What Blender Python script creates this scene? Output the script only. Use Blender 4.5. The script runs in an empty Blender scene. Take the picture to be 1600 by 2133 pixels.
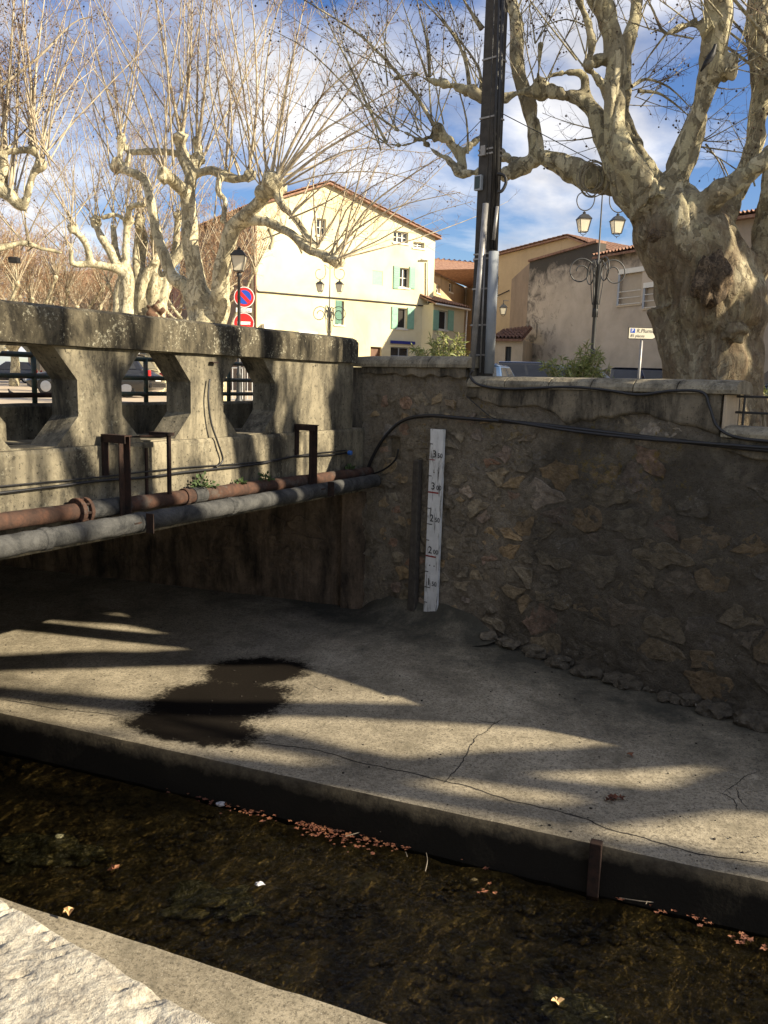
import bpy, bmesh, math, random
import numpy as np
from mathutils import Vector, Matrix, noise
from mathutils.geometry import tessellate_polygon

rnd = random.Random(7)
scn = bpy.context.scene
COL = scn.collection

# ------------------------------------------------------------------ camera
F = 1760.0; CZ = 4.7
PITCH = math.atan(271 / F); ROLL = math.atan(.026)
_r0 = np.array([1, 0, 0.]); _fw = np.array([0, math.cos(PITCH), -math.sin(PITCH)])
_u0 = np.array([0, math.sin(PITCH), math.cos(PITCH)])
_r = _r0 * math.cos(ROLL) + _u0 * math.sin(ROLL); _u = -_r0 * math.sin(ROLL) + _u0 * math.cos(ROLL)
CAM = np.array([0, 0, CZ])
cd = bpy.data.cameras.new('camera'); cam = bpy.data.objects.new('camera', cd); COL.objects.link(cam)
cd.sensor_fit = 'VERTICAL'; cd.sensor_height = 24; cd.lens = 24 * F / 2133.0
cd.clip_start = .05; cd.clip_end = 2000
cam.matrix_world = Matrix(((_r[0], _u[0], -_fw[0], 0), (_r[1], _u[1], -_fw[1], 0), (_r[2], _u[2], -_fw[2], CZ), (0, 0, 0, 1)))
scn.camera = cam
cy = scn.cycles; cy.max_bounces = 5; cy.diffuse_bounces = 3; cy.glossy_bounces = 2; cy.transmission_bounces = 3; cy.transparent_max_bounces = 6

# ------------------------------------------------------------------ light
SUN_AZ, SUN_EL = 110.0, 27.0          # clockwise from +Y
world = bpy.data.worlds.new('World'); scn.world = world; world.use_nodes = True
wn = world.node_tree.nodes; wl = world.node_tree.links
for n in list(wn): wn.remove(n)
wo = wn.new('ShaderNodeOutputWorld'); bg = wn.new('ShaderNodeBackground')
sky = wn.new('ShaderNodeTexSky'); sky.sky_type = 'NISHITA'; sky.sun_disc = False
sky.sun_elevation = math.radians(SUN_EL); sky.sun_rotation = math.radians(SUN_AZ)
sky.altitude = 100; sky.air_density = 1.0; sky.dust_density = .6; sky.ozone_density = 2.2
tc = wn.new('ShaderNodeTexCoord'); sx = wn.new('ShaderNodeSeparateXYZ'); wl.new(tc.outputs['Generated'], sx.inputs[0])
def wmath(op, a, b=None, clamp=False):
    n = wn.new('ShaderNodeMath'); n.operation = op; n.use_clamp = clamp
    for i, v in enumerate((a, b)):
        if v is None: continue
        if isinstance(v, (int, float)): n.inputs[i].default_value = v
        else: wl.new(v, n.inputs[i])
    return n.outputs[0]
den = wmath('ADD', wmath('MAXIMUM', sx.outputs[2], 0.0), .22)
cx = wmath('DIVIDE', sx.outputs[0], den); cy = wmath('DIVIDE', sx.outputs[1], den)
cb = wn.new('ShaderNodeCombineXYZ'); wl.new(cx, cb.inputs[0]); wl.new(cy, cb.inputs[1]); cb.inputs[2].default_value = 14.6
nz = wn.new('ShaderNodeTexNoise'); wl.new(cb.outputs[0], nz.inputs['Vector'])
nz.inputs['Scale'].default_value = 1.5; nz.inputs['Detail'].default_value = 8; nz.inputs['Roughness'].default_value = .55; nz.inputs['Distortion'].default_value = .25
cr = wn.new('ShaderNodeValToRGB'); wl.new(nz.outputs['Fac'], cr.inputs[0])
cr.color_ramp.elements[0].position = .43; cr.color_ramp.elements[1].position = .60
nz2 = wn.new('ShaderNodeTexNoise'); wl.new(cb.outputs[0], nz2.inputs['Vector'])
nz2.inputs['Scale'].default_value = 2.6; nz2.inputs['Detail'].default_value = 5
cc = wn.new('ShaderNodeValToRGB'); wl.new(nz2.outputs['Fac'], cc.inputs[0])
cc.color_ramp.elements[0].position = .36; cc.color_ramp.elements[0].color = (4.3, 4.5, 5.2, 1)
cc.color_ramp.elements[1].position = .60; cc.color_ramp.elements[1].color = (9.2, 9.1, 9.2, 1)
hs = wn.new('ShaderNodeHueSaturation'); hs.inputs['Hue'].default_value = .515; hs.inputs['Saturation'].default_value = 1.25; hs.inputs['Value'].default_value = 1.25
wl.new(sky.outputs[0], hs.inputs['Color'])
mx = wn.new('ShaderNodeMix'); mx.data_type = 'RGBA'
wl.new(cr.outputs[0], mx.inputs[0]); wl.new(hs.outputs[0], mx.inputs[6]); wl.new(cc.outputs[0], mx.inputs[7])
wl.new(mx.outputs[2], bg.inputs['Color']); bg.inputs['Strength'].default_value = .05
wl.new(bg.outputs[0], wo.inputs['Surface'])

sd = bpy.data.lights.new('sun', 'SUN'); so = bpy.data.objects.new('sun', sd); COL.objects.link(so)
sd.energy = 5.0; sd.angle = math.radians(.53); sd.color = (1.0, .87, .66)
_az, _el = math.radians(SUN_AZ), math.radians(SUN_EL)
SUNV = Vector((math.sin(_az) * math.cos(_el), math.cos(_az) * math.cos(_el), math.sin(_el)))
so.rotation_euler = (-SUNV).to_track_quat('-Z', 'Y').to_euler(); so.location = (30, -10, 30)
vs = scn.view_settings; vs.view_transform = 'Standard'; vs.look = 'None'; vs.gamma = 1; vs.exposure = 1.34; vs.use_curve_mapping = False

# ------------------------------------------------------------------ projection helpers (plan surveyed from the photograph)
def ray(x, y): return _fw + _r * ((x - 800) / F) - _u * ((y - 1066.5) / F)
def at(x, y, d):                       # point seen at a pixel, d metres ahead
    v = ray(x, y); return Vector(CAM + v * (d / v[1]))
def onplane(x, y, p0, n):
    v = ray(x, y); return Vector(CAM + v * (np.dot(np.array(p0) - CAM, n) / np.dot(v, n)))
def onz(x, y, z):
    v = ray(x, y); return Vector(CAM + v * ((z - CZ) / v[2]))
K = Vector((-.38, 13.35, 0))
Wd = Vector((.749, -.663, 0)); Wn = Vector((-.663, -.749, 0))      # wing wall: along, out
Bd = Vector((.488, .873, 0)); Bn = Vector((.873, -.488, 0))        # bridge: along, out
Cd = Vector((.928, -.371, 0)); Cn = Vector((-.371, -.928, 0))      # channel: along, towards the near bank
Q0 = Vector((.07, 7.42, 0))
Z = Vector((0, 0, 1))
def W(t, o, z): return K + Wd * t + Wn * o + Z * z
def B(s, o, z): return K - Bd * s + Bn * o + Z * z
def CH(l, m, z): return Q0 + Cd * l + Cn * m + Z * z
def wpx(x, y, o=0):
    q = onplane(x, y, W(0, o, 0), np.array(Wn)); return (q - K).dot(Wd), q.z
def bpx(x, y, o=0):
    q = onplane(x, y, B(0, o, 0), np.array(Bn)); return -(q - K).dot(Bd), q.z
ST = 3.95                               # street level

# ------------------------------------------------------------------ materials
MATS = {}
class NT:
    def __init__(s, name):
        m = bpy.data.materials.new(name); m.use_nodes = True; s.m = m; s.t = m.node_tree
        for n in list(s.t.nodes): s.t.nodes.remove(n)
        s.out = s.t.nodes.new('ShaderNodeOutputMaterial'); s.b = s.t.nodes.new('ShaderNodeBsdfPrincipled')
        s.t.links.new(s.b.outputs[0], s.out.inputs[0]); s.b.inputs['Roughness'].default_value = .85
        s.geo = s.t.nodes.new('ShaderNodeNewGeometry'); s.pos = s.geo.outputs['Position']
        MATS[name] = m
    def set(s, inp, v):
        if hasattr(v, 'is_output') or isinstance(v, bpy.types.NodeSocket): s.t.links.new(v, inp)
        else:
            if isinstance(v, tuple) and len(v) == 3 and inp.type == 'RGBA': v = (*v, 1)
            inp.default_value = v
    def N(s, typ, **kw):
        n = s.t.nodes.new('ShaderNode' + typ)
        for k, v in kw.items(): setattr(n, k, v)
        return n
    def noise(s, scale, detail=5, rough=.55, dist=0, vec=None, sq=None):
        n = s.N('TexNoise'); v = vec or s.pos
        if sq:
            mp = s.N('Mapping'); s.set(mp.inputs[0], v); mp.inputs['Scale'].default_value = sq; v = mp.outputs[0]
        s.set(n.inputs['Vector'], v); n.inputs['Scale'].default_value = scale; n.inputs['Detail'].default_value = detail
        n.inputs['Roughness'].default_value = rough; n.inputs['Distortion'].default_value = dist
        return n.outputs['Fac']
    def voro(s, scale, feat='F1', vec=None, out='Distance', rand=1):
        n = s.N('TexVoronoi', feature=feat); s.set(n.inputs['Vector'], vec or s.pos); n.inputs['Scale'].default_value = scale
        n.inputs['Randomness'].default_value = rand
        return n.outputs[out]
    def ramp(s, f, stops, interp='LINEAR'):
        n = s.N('ValToRGB'); r = n.color_ramp; r.interpolation = interp; s.set(n.inputs[0], f)
        while len(r.elements) < len(stops): r.elements.new(.5)
        for e, (p, c) in zip(r.elements, stops):
            e.position = p; e.color = (c, c, c, 1) if isinstance(c, (int, float)) else (*c, 1)
        return n.outputs[0]
    def mix(s, f, a, b, mode='MIX'):
        n = s.N('Mix', data_type='RGBA', blend_type=mode); s.set(n.inputs[0], f); s.set(n.inputs[6], a); s.set(n.inputs[7], b)
        return n.outputs[2]
    def math(s, op, a, b=0.0, c=None, clamp=False):
        n = s.N('Math', operation=op, use_clamp=clamp); s.set(n.inputs[0], a); s.set(n.inputs[1], b)
        if c is not None: s.set(n.inputs[2], c)
        return n.outputs[0]
    def bump(s, h, strength=.4, dist=.02):
        n = s.N('Bump'); s.set(n.inputs['Height'], h); n.inputs['Strength'].default_value = strength; n.inputs['Distance'].default_value = dist
        s.set(s.b.inputs['Normal'], n.outputs[0]); return n
    def sep(s, v=None):
        n = s.N('SeparateXYZ'); s.set(n.inputs[0], v or s.pos); return n.outputs
    def rand(s):
        return s.N('ObjectInfo').outputs['Random']
    def fin(s, col, rough=None, metal=None, spec=None):
        s.set(s.b.inputs['Base Color'], col)
        if rough is not None: s.set(s.b.inputs['Roughness'], rough)
        if metal is not None: s.b.inputs['Metallic'].default_value = metal
        if spec is not None: s.b.inputs['Specular IOR Level'].default_value = spec
        return s.m

def plain(name, col, rough=.7, var=.25, scale=6, metal=0, bump=.15, spec=.4):
    t = NT(name); n = t.noise(scale, 6, .65); k = t.ramp(n, [(.3, 1 - var), (.7, 1 + var * .6)])
    c = t.mix(1.0, (*col,), k, 'MULTIPLY')
    if bump: t.bump(t.noise(scale * 6, 4), bump, .006)
    return t.fin(c, rough, metal, spec)

def weathered(name, light, mid, dark, sc=1.0, stain=.5, speck=.5, bump=.5, dark_lo=.42, dark_hi=.62, streak=.5, lichen=.0):
    """old mineral surface: mottled, rain-streaked, pitted"""
    t = NT(name)
    n1 = t.noise(1.3 * sc, 7, .62, .4); n2 = t.noise(9 * sc, 6, .7); n3 = t.noise(24 * sc, 5, .7)
    c = t.ramp(t.math('ADD', t.math('MULTIPLY', n1, .6), t.math('MULTIPLY', n2, .4)), [(.36, mid), (.6, light)])
    st = t.noise(2.6 * sc, 7, .7, .3, sq=(1, 1, .35))
    fs = t.math('MULTIPLY', t.ramp(st, [(dark_lo, 0.0), (dark_hi, 1.0)]), stain)
    c = t.mix(fs, c, dark)
    sr = t.noise(5 * sc, 5, .6, 0, sq=(1, 1, .06))
    fr = t.math('MULTIPLY', t.ramp(sr, [(.5, 0.0), (.7, 1.0)]), streak)
    c = t.mix(fr, c, dark)
    fp = t.math('MULTIPLY', t.ramp(n3, [(.56, 0.0), (.68, 1.0)]), speck)
    c = t.mix(fp, c, tuple(x * .45 for x in dark))
    if lichen:
        lv = t.noise(22 * sc, 4, .75); lg = t.noise(2.2 * sc, 4)
        fl = t.math('MULTIPLY', t.ramp(t.math('MULTIPLY', lv, t.math('ADD', lg, .5)), [(.60, 0.0), (.70, 1.0)]), lichen)
        c = t.mix(fl, c, (.42, .40, .30))
    h = t.math('ADD', t.math('MULTIPLY', n2, .6), t.math('MULTIPLY', n3, .4))
    t.bump(h, bump, .02)
    return t.fin(c, .92, spec=.2)

def mk_mats():
    weathered('bridge_concrete', (.255, .224, .155), (.15, .132, .094), (.034, .031, .024), 1.0, .95, .9, .7, .42, .62, .6, .25)
    weathered('coping_concrete', (.165, .142, .095), (.078, .068, .047), (.018, .016, .012), 1.3, 1.0, .7, .7, .37, .6, .6, .6)
    weathered('coping_stone', (.31, .27, .19), (.18, .155, .11), (.03, .027, .022), 1.6, .8, .7, .6, .45, .68, .35, .5)
    weathered('wall_render', (.22, .185, .13), (.13, .112, .08), (.026, .023, .018), 1.3, .9, .7, .8, .42, .62, .6)
    weathered('abutment_render', (.2, .145, .095), (.10, .075, .052), (.02, .017, .013), 1.1, .95, .5, .6, .42, .66, .5)
    weathered('ochre_render', (.5, .375, .235), (.43, .32, .2), (.28, .215, .145), .35, .35, .1, .2, .5, .8, .35)
    weathered('orange_render', (.45, .33, .2), (.38, .275, .165), (.2, .15, .1), .35, .5, .1, .2, .5, .75, .5)
    weathered('brown_render', (.30, .225, .165), (.23, .175, .13), (.14, .11, .09), .3, .4, .1, .2)
    weathered('greige_render', (.40, .33, .25), (.33, .27, .2), (.2, .17, .13), .3, .5, .1, .2)
    weathered('pink_render', (.48, .28, .22), (.4, .23, .18), (.25, .15, .12), .3, .3, .1, .2)
    weathered('beige_render', (.58, .47, .32), (.5, .4, .27), (.3, .24, .16), .3, .3, .1, .2)
    weathered('paving', (.46, .38, .28), (.39, .32, .235), (.27, .23, .18), .3, .35, .2, .2, .5, .8, 0)
    weathered('hammered_render', (.5, .4, .28), (.42, .34, .24), (.3, .25, .18), 3, .2, .3, .4)
    # grey party wall, black mould creeping down from the top
    t = NT('mould_render'); n1 = t.noise(.8, 7, .62, .3); c = t.ramp(n1, [(.35, (.42, .35, .265)), (.65, (.55, .465, .355))])
    zz = t.sep()[2]; xx = t.sep()[0]
    hz = t.math('MULTIPLY', t.math('SUBTRACT', zz, 9.5), .30); nn = t.noise(1.1, 8, .7, .5)
    fx = t.math('MULTIPLY', t.math('SUBTRACT', 12.2, xx), .4, clamp=True)
    f = t.ramp(t.math('ADD', t.math('MULTIPLY', t.math('MAXIMUM', hz, -.12), fx), nn), [(.60, 0.0), (.85, 1.0)])
    left = t.ramp(t.math('ADD', t.math('MULTIPLY', t.math('SUBTRACT', 8.6, xx), .12), t.noise(1.7, 8, .75, .6)), [(.58, 0.0), (.72, 1.0)])
    f = t.math('MAXIMUM', t.math('MULTIPLY', f, .92), t.math('MULTIPLY', left, .75))
    c = t.mix(f, c, (.045, .042, .038)); t.bump(t.noise(18, 5), .3, .02); t.fin(c, .95, spec=.1)
    # yellow house
    t = NT('yellow_render'); c = t.ramp(t.noise(.35, 6, .6, .3), [(.32, (.57, .495, .30)), (.5, (.655, .59, .385)), (.68, (.70, .65, .45))])
    c = t.mix(t.math('MULTIPLY', t.ramp(t.noise(1.4, 6, .7, .2, sq=(1, 1, .2)), [(.58, 0.0), (.8, 1.0)]), .35), c, (.5, .36, .16))
    t.bump(t.noise(20, 5), .2, .02); t.fin(c, .95, spec=.1)
    # walkway concrete, with the wet stain lying on it
    t = NT('walkway_concrete'); n1 = t.noise(.9, 7, .62, .4); n2 = t.noise(14, 6, .75); n3 = t.noise(85, 3, .6)
    c = t.ramp(t.math('ADD', t.math('MULTIPLY', n1, .55), t.math('MULTIPLY', n2, .45)), [(.36, (.16, .138, .10)), (.52, (.30, .262, .19)), (.64, (.42, .37, .275))])
    c = t.mix(t.ramp(t.noise(34, 5, .7), [(.50, 0.0), (.62, .7)]), c, (.085, .074, .056))
    c = t.mix(t.ramp(n3, [(.60, 0.0), (.66, .8)]), c, (.05, .043, .032))
    c = t.mix(t.ramp(t.noise(120, 2, .5), [(.66, 0.0), (.72, .7)]), c, (.6, .57, .48))
    c = t.mix(t.ramp(t.noise(2.2, 7, .72, .3), [(.5, 0.0), (.72, .65)]), c, (.11, .098, .07))
    # shade painted into the floor colour, darker towards the foot of the wall
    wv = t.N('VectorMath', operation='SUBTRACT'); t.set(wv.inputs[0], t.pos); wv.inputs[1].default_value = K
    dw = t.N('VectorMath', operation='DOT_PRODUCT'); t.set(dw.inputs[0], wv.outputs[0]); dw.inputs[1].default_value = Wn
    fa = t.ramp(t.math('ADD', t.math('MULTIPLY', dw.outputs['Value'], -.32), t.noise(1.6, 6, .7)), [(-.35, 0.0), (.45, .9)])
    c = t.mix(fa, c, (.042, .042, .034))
    def ell(cx, cy, ax, ay, rot):
        p = t.N('Mapping'); p.vector_type = 'TEXTURE'; t.set(p.inputs[0], t.pos)
        p.inputs['Location'].default_value = (cx, cy, 0); p.inputs['Rotation'].default_value = (0, 0, rot); p.inputs['Scale'].default_value = (ax, ay, 1000)
        v = t.N('VectorMath', operation='LENGTH'); t.set(v.inputs[0], p.outputs[0]); return v.outputs['Value']
    a = onz(535, 1390, .98); b_ = onz(455, 1455, .93); b2 = onz(400, 1510, .9)
    e1 = ell(a.x, a.y, .78, .62, .1); e2 = ell(b_.x, b_.y, 1.05, .82, .35); e3 = ell(b2.x, b2.y, .95, .42, -.35)
    e = t.math('MINIMUM', t.math('MINIMUM', e1, e2), e3)
    wet = t.ramp(t.math('ADD', e, t.math('MULTIPLY', t.math('SUBTRACT', t.math('ADD', t.math('MULTIPLY', t.noise(4, 7, .8), .6), t.math('MULTIPLY', t.noise(24, 5, .8), .4)), .5), 1.5)), [(.74, 1.0), (1.14, 0.0)])
    wet = t.math('MULTIPLY', wet, t.ramp(t.noise(70, 2), [(.2, .93), (.4, 1.0)]))
    c = t.mix(wet, c, (.0085, .0065, .0046))
    t.bump(t.math('ADD', t.math('MULTIPLY', n2, .5), t.math('MULTIPLY', n3, .5)), .55, .012)
    t.fin(c, .93, spec=.1)
    # kerb face
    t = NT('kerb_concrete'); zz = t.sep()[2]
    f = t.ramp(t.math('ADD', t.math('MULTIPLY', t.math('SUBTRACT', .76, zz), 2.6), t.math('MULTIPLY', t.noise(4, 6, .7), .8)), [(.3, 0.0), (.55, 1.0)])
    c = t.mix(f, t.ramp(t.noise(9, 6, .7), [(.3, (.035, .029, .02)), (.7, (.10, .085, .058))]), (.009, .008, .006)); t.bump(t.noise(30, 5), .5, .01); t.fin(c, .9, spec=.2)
    # rubble stones and mortar
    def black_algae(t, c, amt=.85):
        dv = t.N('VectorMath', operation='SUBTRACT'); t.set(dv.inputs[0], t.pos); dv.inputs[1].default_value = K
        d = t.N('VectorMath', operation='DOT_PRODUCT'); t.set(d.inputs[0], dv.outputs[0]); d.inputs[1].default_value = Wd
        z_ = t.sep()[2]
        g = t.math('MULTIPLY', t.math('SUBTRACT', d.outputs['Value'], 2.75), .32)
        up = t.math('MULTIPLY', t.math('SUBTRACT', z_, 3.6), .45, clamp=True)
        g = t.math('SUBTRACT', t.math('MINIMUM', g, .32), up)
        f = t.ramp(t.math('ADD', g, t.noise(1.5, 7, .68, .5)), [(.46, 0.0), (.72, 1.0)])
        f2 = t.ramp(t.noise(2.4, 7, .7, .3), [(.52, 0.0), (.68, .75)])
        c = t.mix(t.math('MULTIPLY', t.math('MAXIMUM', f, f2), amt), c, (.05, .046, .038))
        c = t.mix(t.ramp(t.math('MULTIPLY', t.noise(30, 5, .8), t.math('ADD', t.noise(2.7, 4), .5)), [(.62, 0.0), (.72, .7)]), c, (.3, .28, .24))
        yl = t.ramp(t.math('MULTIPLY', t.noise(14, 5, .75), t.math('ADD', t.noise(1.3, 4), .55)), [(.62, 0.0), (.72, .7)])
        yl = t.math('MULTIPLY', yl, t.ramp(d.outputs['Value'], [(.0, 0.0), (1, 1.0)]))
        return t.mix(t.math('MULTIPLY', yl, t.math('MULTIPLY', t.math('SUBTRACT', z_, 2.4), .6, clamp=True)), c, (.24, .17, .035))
    t = NT('rubble_stone'); r = t.rand()
    c = t.ramp(r, [(0, (.15, .128, .095)), (.3, (.21, .18, .13)), (.55, (.25, .205, .135)), (.72, (.29, .205, .11)), (.84, (.19, .17, .14)), (.95, (.25, .155, .10)), (1, (.36, .32, .25))], 'LINEAR')
    c = t.mix(1.0, c, t.ramp(t.noise(10, 7, .72, .3), [(.28, .55), (.7, 2.3)]), 'MULTIPLY')
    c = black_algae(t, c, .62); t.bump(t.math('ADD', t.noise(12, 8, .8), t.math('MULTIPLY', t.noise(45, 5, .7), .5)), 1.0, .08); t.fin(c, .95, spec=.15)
    t = NT('mortar'); c = t.ramp(t.math('ADD', t.math('MULTIPLY', t.noise(2.4, 7, .65), .55), t.math('MULTIPLY', t.noise(16, 6, .75), .45)), [(.34, (.13, .11, .08)), (.5, (.27, .23, .17)), (.66, (.42, .365, .275))])
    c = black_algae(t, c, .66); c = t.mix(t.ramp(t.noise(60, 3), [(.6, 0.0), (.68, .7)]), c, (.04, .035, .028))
    t.bump(t.math('ADD', t.noise(9, 9, .8), t.math('MULTIPLY', t.noise(45, 5, .7), .5)), 1.0, .09); t.fin(c, .95, spec=.15)
    # foreground hammered limestone
    t = NT('hammered_limestone'); n1 = t.noise(28, 6, .7); n2 = t.noise(160, 4, .7)
    c = t.ramp(t.math('ADD', t.math('MULTIPLY', n1, .5), t.math('MULTIPLY', n2, .5)), [(.32, (.13, .115, .095)), (.45, (.29, .26, .205)), (.57, (.43, .395, .315)), (.7, (.56, .52, .42))])
    t.bump(t.math('ADD', n1, t.math('MULTIPLY', n2, .5)), .8, .008); t.fin(c, .9, spec=.2)
    # plane bark
    def bark(name, cols, sc=1.0, base=(.17, .125, .08), zlow=5.0):
        t = NT(name)
        v = t.noise(3.6 * sc, 4, .55, 1.1, sq=(1, 1, .55)); v2 = t.noise(7.5 * sc, 4, .55, .9, sq=(1, 1, .55)); v3 = t.noise(15 * sc, 3, .5, .6, sq=(1, 1, .7))
        c = t.mix(t.ramp(v, [(.49, 0.0), (.505, 1.0)]), cols[0], cols[1])
        c = t.mix(t.ramp(v2, [(.54, 0.0), (.552, 1.0)]), c, cols[2])
        c = t.mix(t.ramp(v3, [(.565, 0.0), (.58, .62)]), c, cols[3])
        low = t.math('MULTIPLY', t.math('SUBTRACT', zlow, t.sep()[2]), .16, clamp=False)
        rough = t.ramp(t.math('ADD', t.noise(1.0 * sc, 6, .68, .6), t.math('MINIMUM', low, .22)), [(.52, 0.0), (.64, 1.0)])
        f = t.math('MULTIPLY', rough, t.ramp(t.noise(9 * sc, 6, .75, .7, sq=(1, 1, .3)), [(.35, .45), (.6, 1.0)]))
        c = t.mix(t.math('MULTIPLY', f, .85), c, t.ramp(t.noise(20, 5, .7, .4, sq=(1, 1, .4)), [(.3, tuple(x * .5 for x in base)), (.6, base)]))
        c = t.mix(1.0, c, t.ramp(t.noise(40, 5, .7), [(.3, .72), (.7, 1.2)]), 'MULTIPLY')
        pl_ = t.math('ADD', t.math('MULTIPLY', t.ramp(v2, [(.535, .0), (.555, 1.0)]), .5), t.math('MULTIPLY', t.ramp(v3, [(.56, .0), (.58, 1.0)]), .5)); t.bump(t.math('ADD', pl_, t.math('ADD', t.math('MULTIPLY', t.noise(11, 7, .75, .5, sq=(1, 1, .3)), f), t.math('MULTIPLY', t.noise(36, 5, .7), .25))), .9, .03)
        return t.fin(c, .9, spec=.2)
    bark('plane_bark', [(.25, .22, .145), (.36, .325, .205), (.44, .395, .265), (.10, .085, .055)], .6, (.16, .112, .068), 7.3)
    bark('pale_plane_bark', [(.42, .375, .245), (.53, .475, .32), (.30, .265, .175), (.17, .145, .095)], .7, (.32, .26, .17), 0.0)
    bark('burl_bark', [(.10, .075, .05), (.15, .11, .07), (.08, .06, .04), (.05, .035, .025)], 2.5, (.07, .05, .032))
    t = NT('far_twig_bark'); t.fin(t.ramp(t.noise(2, 3), [(.35, (.22, .13, .075)), (.65, (.36, .24, .14))]), .85, spec=.2)
    t = NT('twig_bark'); t.fin(t.ramp(t.noise(3, 3), [(.35, (.14, .095, .06)), (.65, (.29, .21, .14))]), .85, spec=.2)
    t = NT('dark_twig_bark'); t.fin(t.ramp(t.noise(3, 3), [(.35, (.10, .072, .05)), (.65, (.2, .15, .105))]), .85, spec=.2)
    t = NT('shoot_bark'); t.fin(t.ramp(t.noise(7, 4), [(.35, (.26, .21, .14)), (.6, (.45, .395, .285))]), .85, spec=.2)
    plain('seed_ball', (.07, .045, .03), .9, .3, 30)
    plain('black_cable', (.012, .012, .013), .45, .3, 20, spec=.5)
    plain('dark_iron', (.022, .021, .02), .6, .4, 15, spec=.5)
    plain('pole_concrete', (.052, .047, .04), .9, .4, 10, bump=.4)
    plain('galvanised', (.26, .255, .25), .5, .3, 8, metal=.5)
    plain('grey_pvc', (.24, .26, .28), .6, .2, 4, spec=.3)
    plain('band_steel', (.3, .28, .25), .55, .3, 10, metal=.4)
    t = NT('rusty_pipe'); c = t.ramp(t.noise(7, 7, .7, .4), [(.3, (.026, .019, .016)), (.5, (.058, .033, .024)), (.7, (.10, .05, .032))])
    c = t.mix(t.ramp(t.noise(3.2, 6, .7), [(.54, 0.0), (.64, .8)]), c, (.085, .075, .065)); t.bump(t.noise(35, 6, .7), .6, .01); t.fin(c, .9, spec=.2)
    t = NT('tarred_pipe'); c = t.ramp(t.noise(4, 7, .72, .5), [(.35, (.02, .021, .022)), (.62, (.08, .08, .077))])
    c = t.mix(t.ramp(t.noise(26, 5), [(.55, 0.0), (.7, .7)]), c, (.05, .05, .048)); t.bump(t.math('ADD', t.noise(9, 5, .6), t.noise(40, 5, .7)), .7, .015); t.fin(c, .9, spec=.2)
    t = NT('rusty_iron'); t.bump(t.noise(40, 5), .5, .006); t.fin(t.ramp(t.noise(9, 6, .7), [(.35, (.014, .011, .01)), (.65, (.04, .022, .016))]), .9, spec=.2)
    t = NT('green_paint'); t.fin(t.mix(t.ramp(t.noise(12, 6, .7), [(.5, 0.0), (.65, .8)]), (.035, .06, .045), (.13, .07, .04)), .6)
    t = NT('gauge_paint'); n = t.noise(9, 6, .7, .2, sq=(2.5, 2.5, .3)); c = t.mix(t.ramp(n, [(.55, 0.0), (.63, .85)]), t.ramp(t.noise(5, 5), [(.3, (.5, .51, .5)), (.7, (.66, .67, .66))]), (.08, .075, .065)); t.bump(n, .3, .004); t.fin(c, .7)
    plain('gauge_black', (.02, .02, .02), .7, .2, 30); plain('gauge_red', (.25, .035, .03), .7, .3, 30)
    plain('old_wood', (.06, .052, .042), .95, .5, 12, bump=.6)
    plain('white_paint', (.78, .78, .76), .5, .06, 6); plain('sign_red', (.62, .022, .02), .45, .08, 6); plain('sign_blue', (.015, .07, .42), .45, .08, 6)
    plain('sign_cream', (.62, .58, .46), .5, .06, 4); plain('sign_black', (.015, .015, .015), .5, .1, 6); plain('navy_blue', (.02, .03, .2), .5, .1, 4); plain('teal_green', (.06, .42, .35), .5, .1, 4)
    plain('shutter_green', (.22, .42, .30), .6, .12, 5); plain('shutter_dark_green', (.10, .22, .155), .6, .15, 5)
    plain('frame_white', (.72, .69, .6), .6, .08, 5); plain('frame_greyblue', (.32, .35, .38), .6, .1, 5); plain('roller_beige', (.42, .35, .255), .7, .08, 5)
    t = NT('window_glass'); t.fin(t.ramp(t.noise(1.2, 4), [(.3, (.012, .013, .015)), (.7, (.05, .052, .055))]), .12, spec=.6)
    plain('dark_interior', (.03, .026, .022), .9, .3, 3); plain('door_brown', (.13, .065, .035), .6, .25, 4)
    t = NT('roof_tile'); c = t.ramp(t.noise(5, 6, .7), [(.3, (.15, .078, .053)), (.5, (.26, .145, .1)), (.7, (.34, .235, .165))]); t.bump(t.noise(30, 4), .3, .02); t.fin(c, .9, spec=.2)
    t = NT('old_roof_tile'); c = t.ramp(t.noise(5, 6, .7), [(.3, (.13, .075, .055)), (.5, (.25, .14, .095)), (.7, (.33, .22, .15))]); t.bump(t.noise(30, 4), .3, .02); t.fin(c, .9, spec=.2)
    plain('lamp_frame', (.025, .026, .025), .5, .3, 12, spec=.5)
    t = NT('lamp_glass'); t.b.inputs['Transmission Weight'].default_value = .25; t.fin((.74, .68, .52), .35)
    for nm, c in dict(car_dark=(.014, .017, .024), car_black=(.01, .01, .011), car_white=(.66, .67, .68), car_silver=(.42, .45, .48), car_blue=(.05, .09, .17)).items():
        m = plain(nm, c, .25, .06, 3, bump=0, spec=.6); m.node_tree.nodes['Principled BSDF'].inputs['Coat Weight'].default_value = .7
    plain('tyre', (.014, .014, .014), .9, .2, 20); plain('rim', (.4, .4, .41), .35, .1, 10, metal=.8); plain('tail_lens', (.4, .02, .02), .25, .1, 10); plain('head_lens', (.7, .7, .7), .15, .1, 10)
    t = NT('oleander_leaf'); t.fin(t.ramp(t.rand() if False else t.noise(14, 3), [(.3, (.10, .13, .035)), (.5, (.22, .25, .07)), (.68, (.40, .40, .16))]), .55, spec=.4)
    plain('oleander_stem', (.3, .25, .13), .8, .3, 10)
    plain('weed_leaf', (.045, .075, .02), .7, .4, 10)
    t = NT('dead_leaf'); t.fin(t.ramp(t.noise(9, 3), [(.3, (.045, .018, .01)), (.5, (.14, .045, .02)), (.7, (.22, .10, .04))]), .8)
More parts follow.
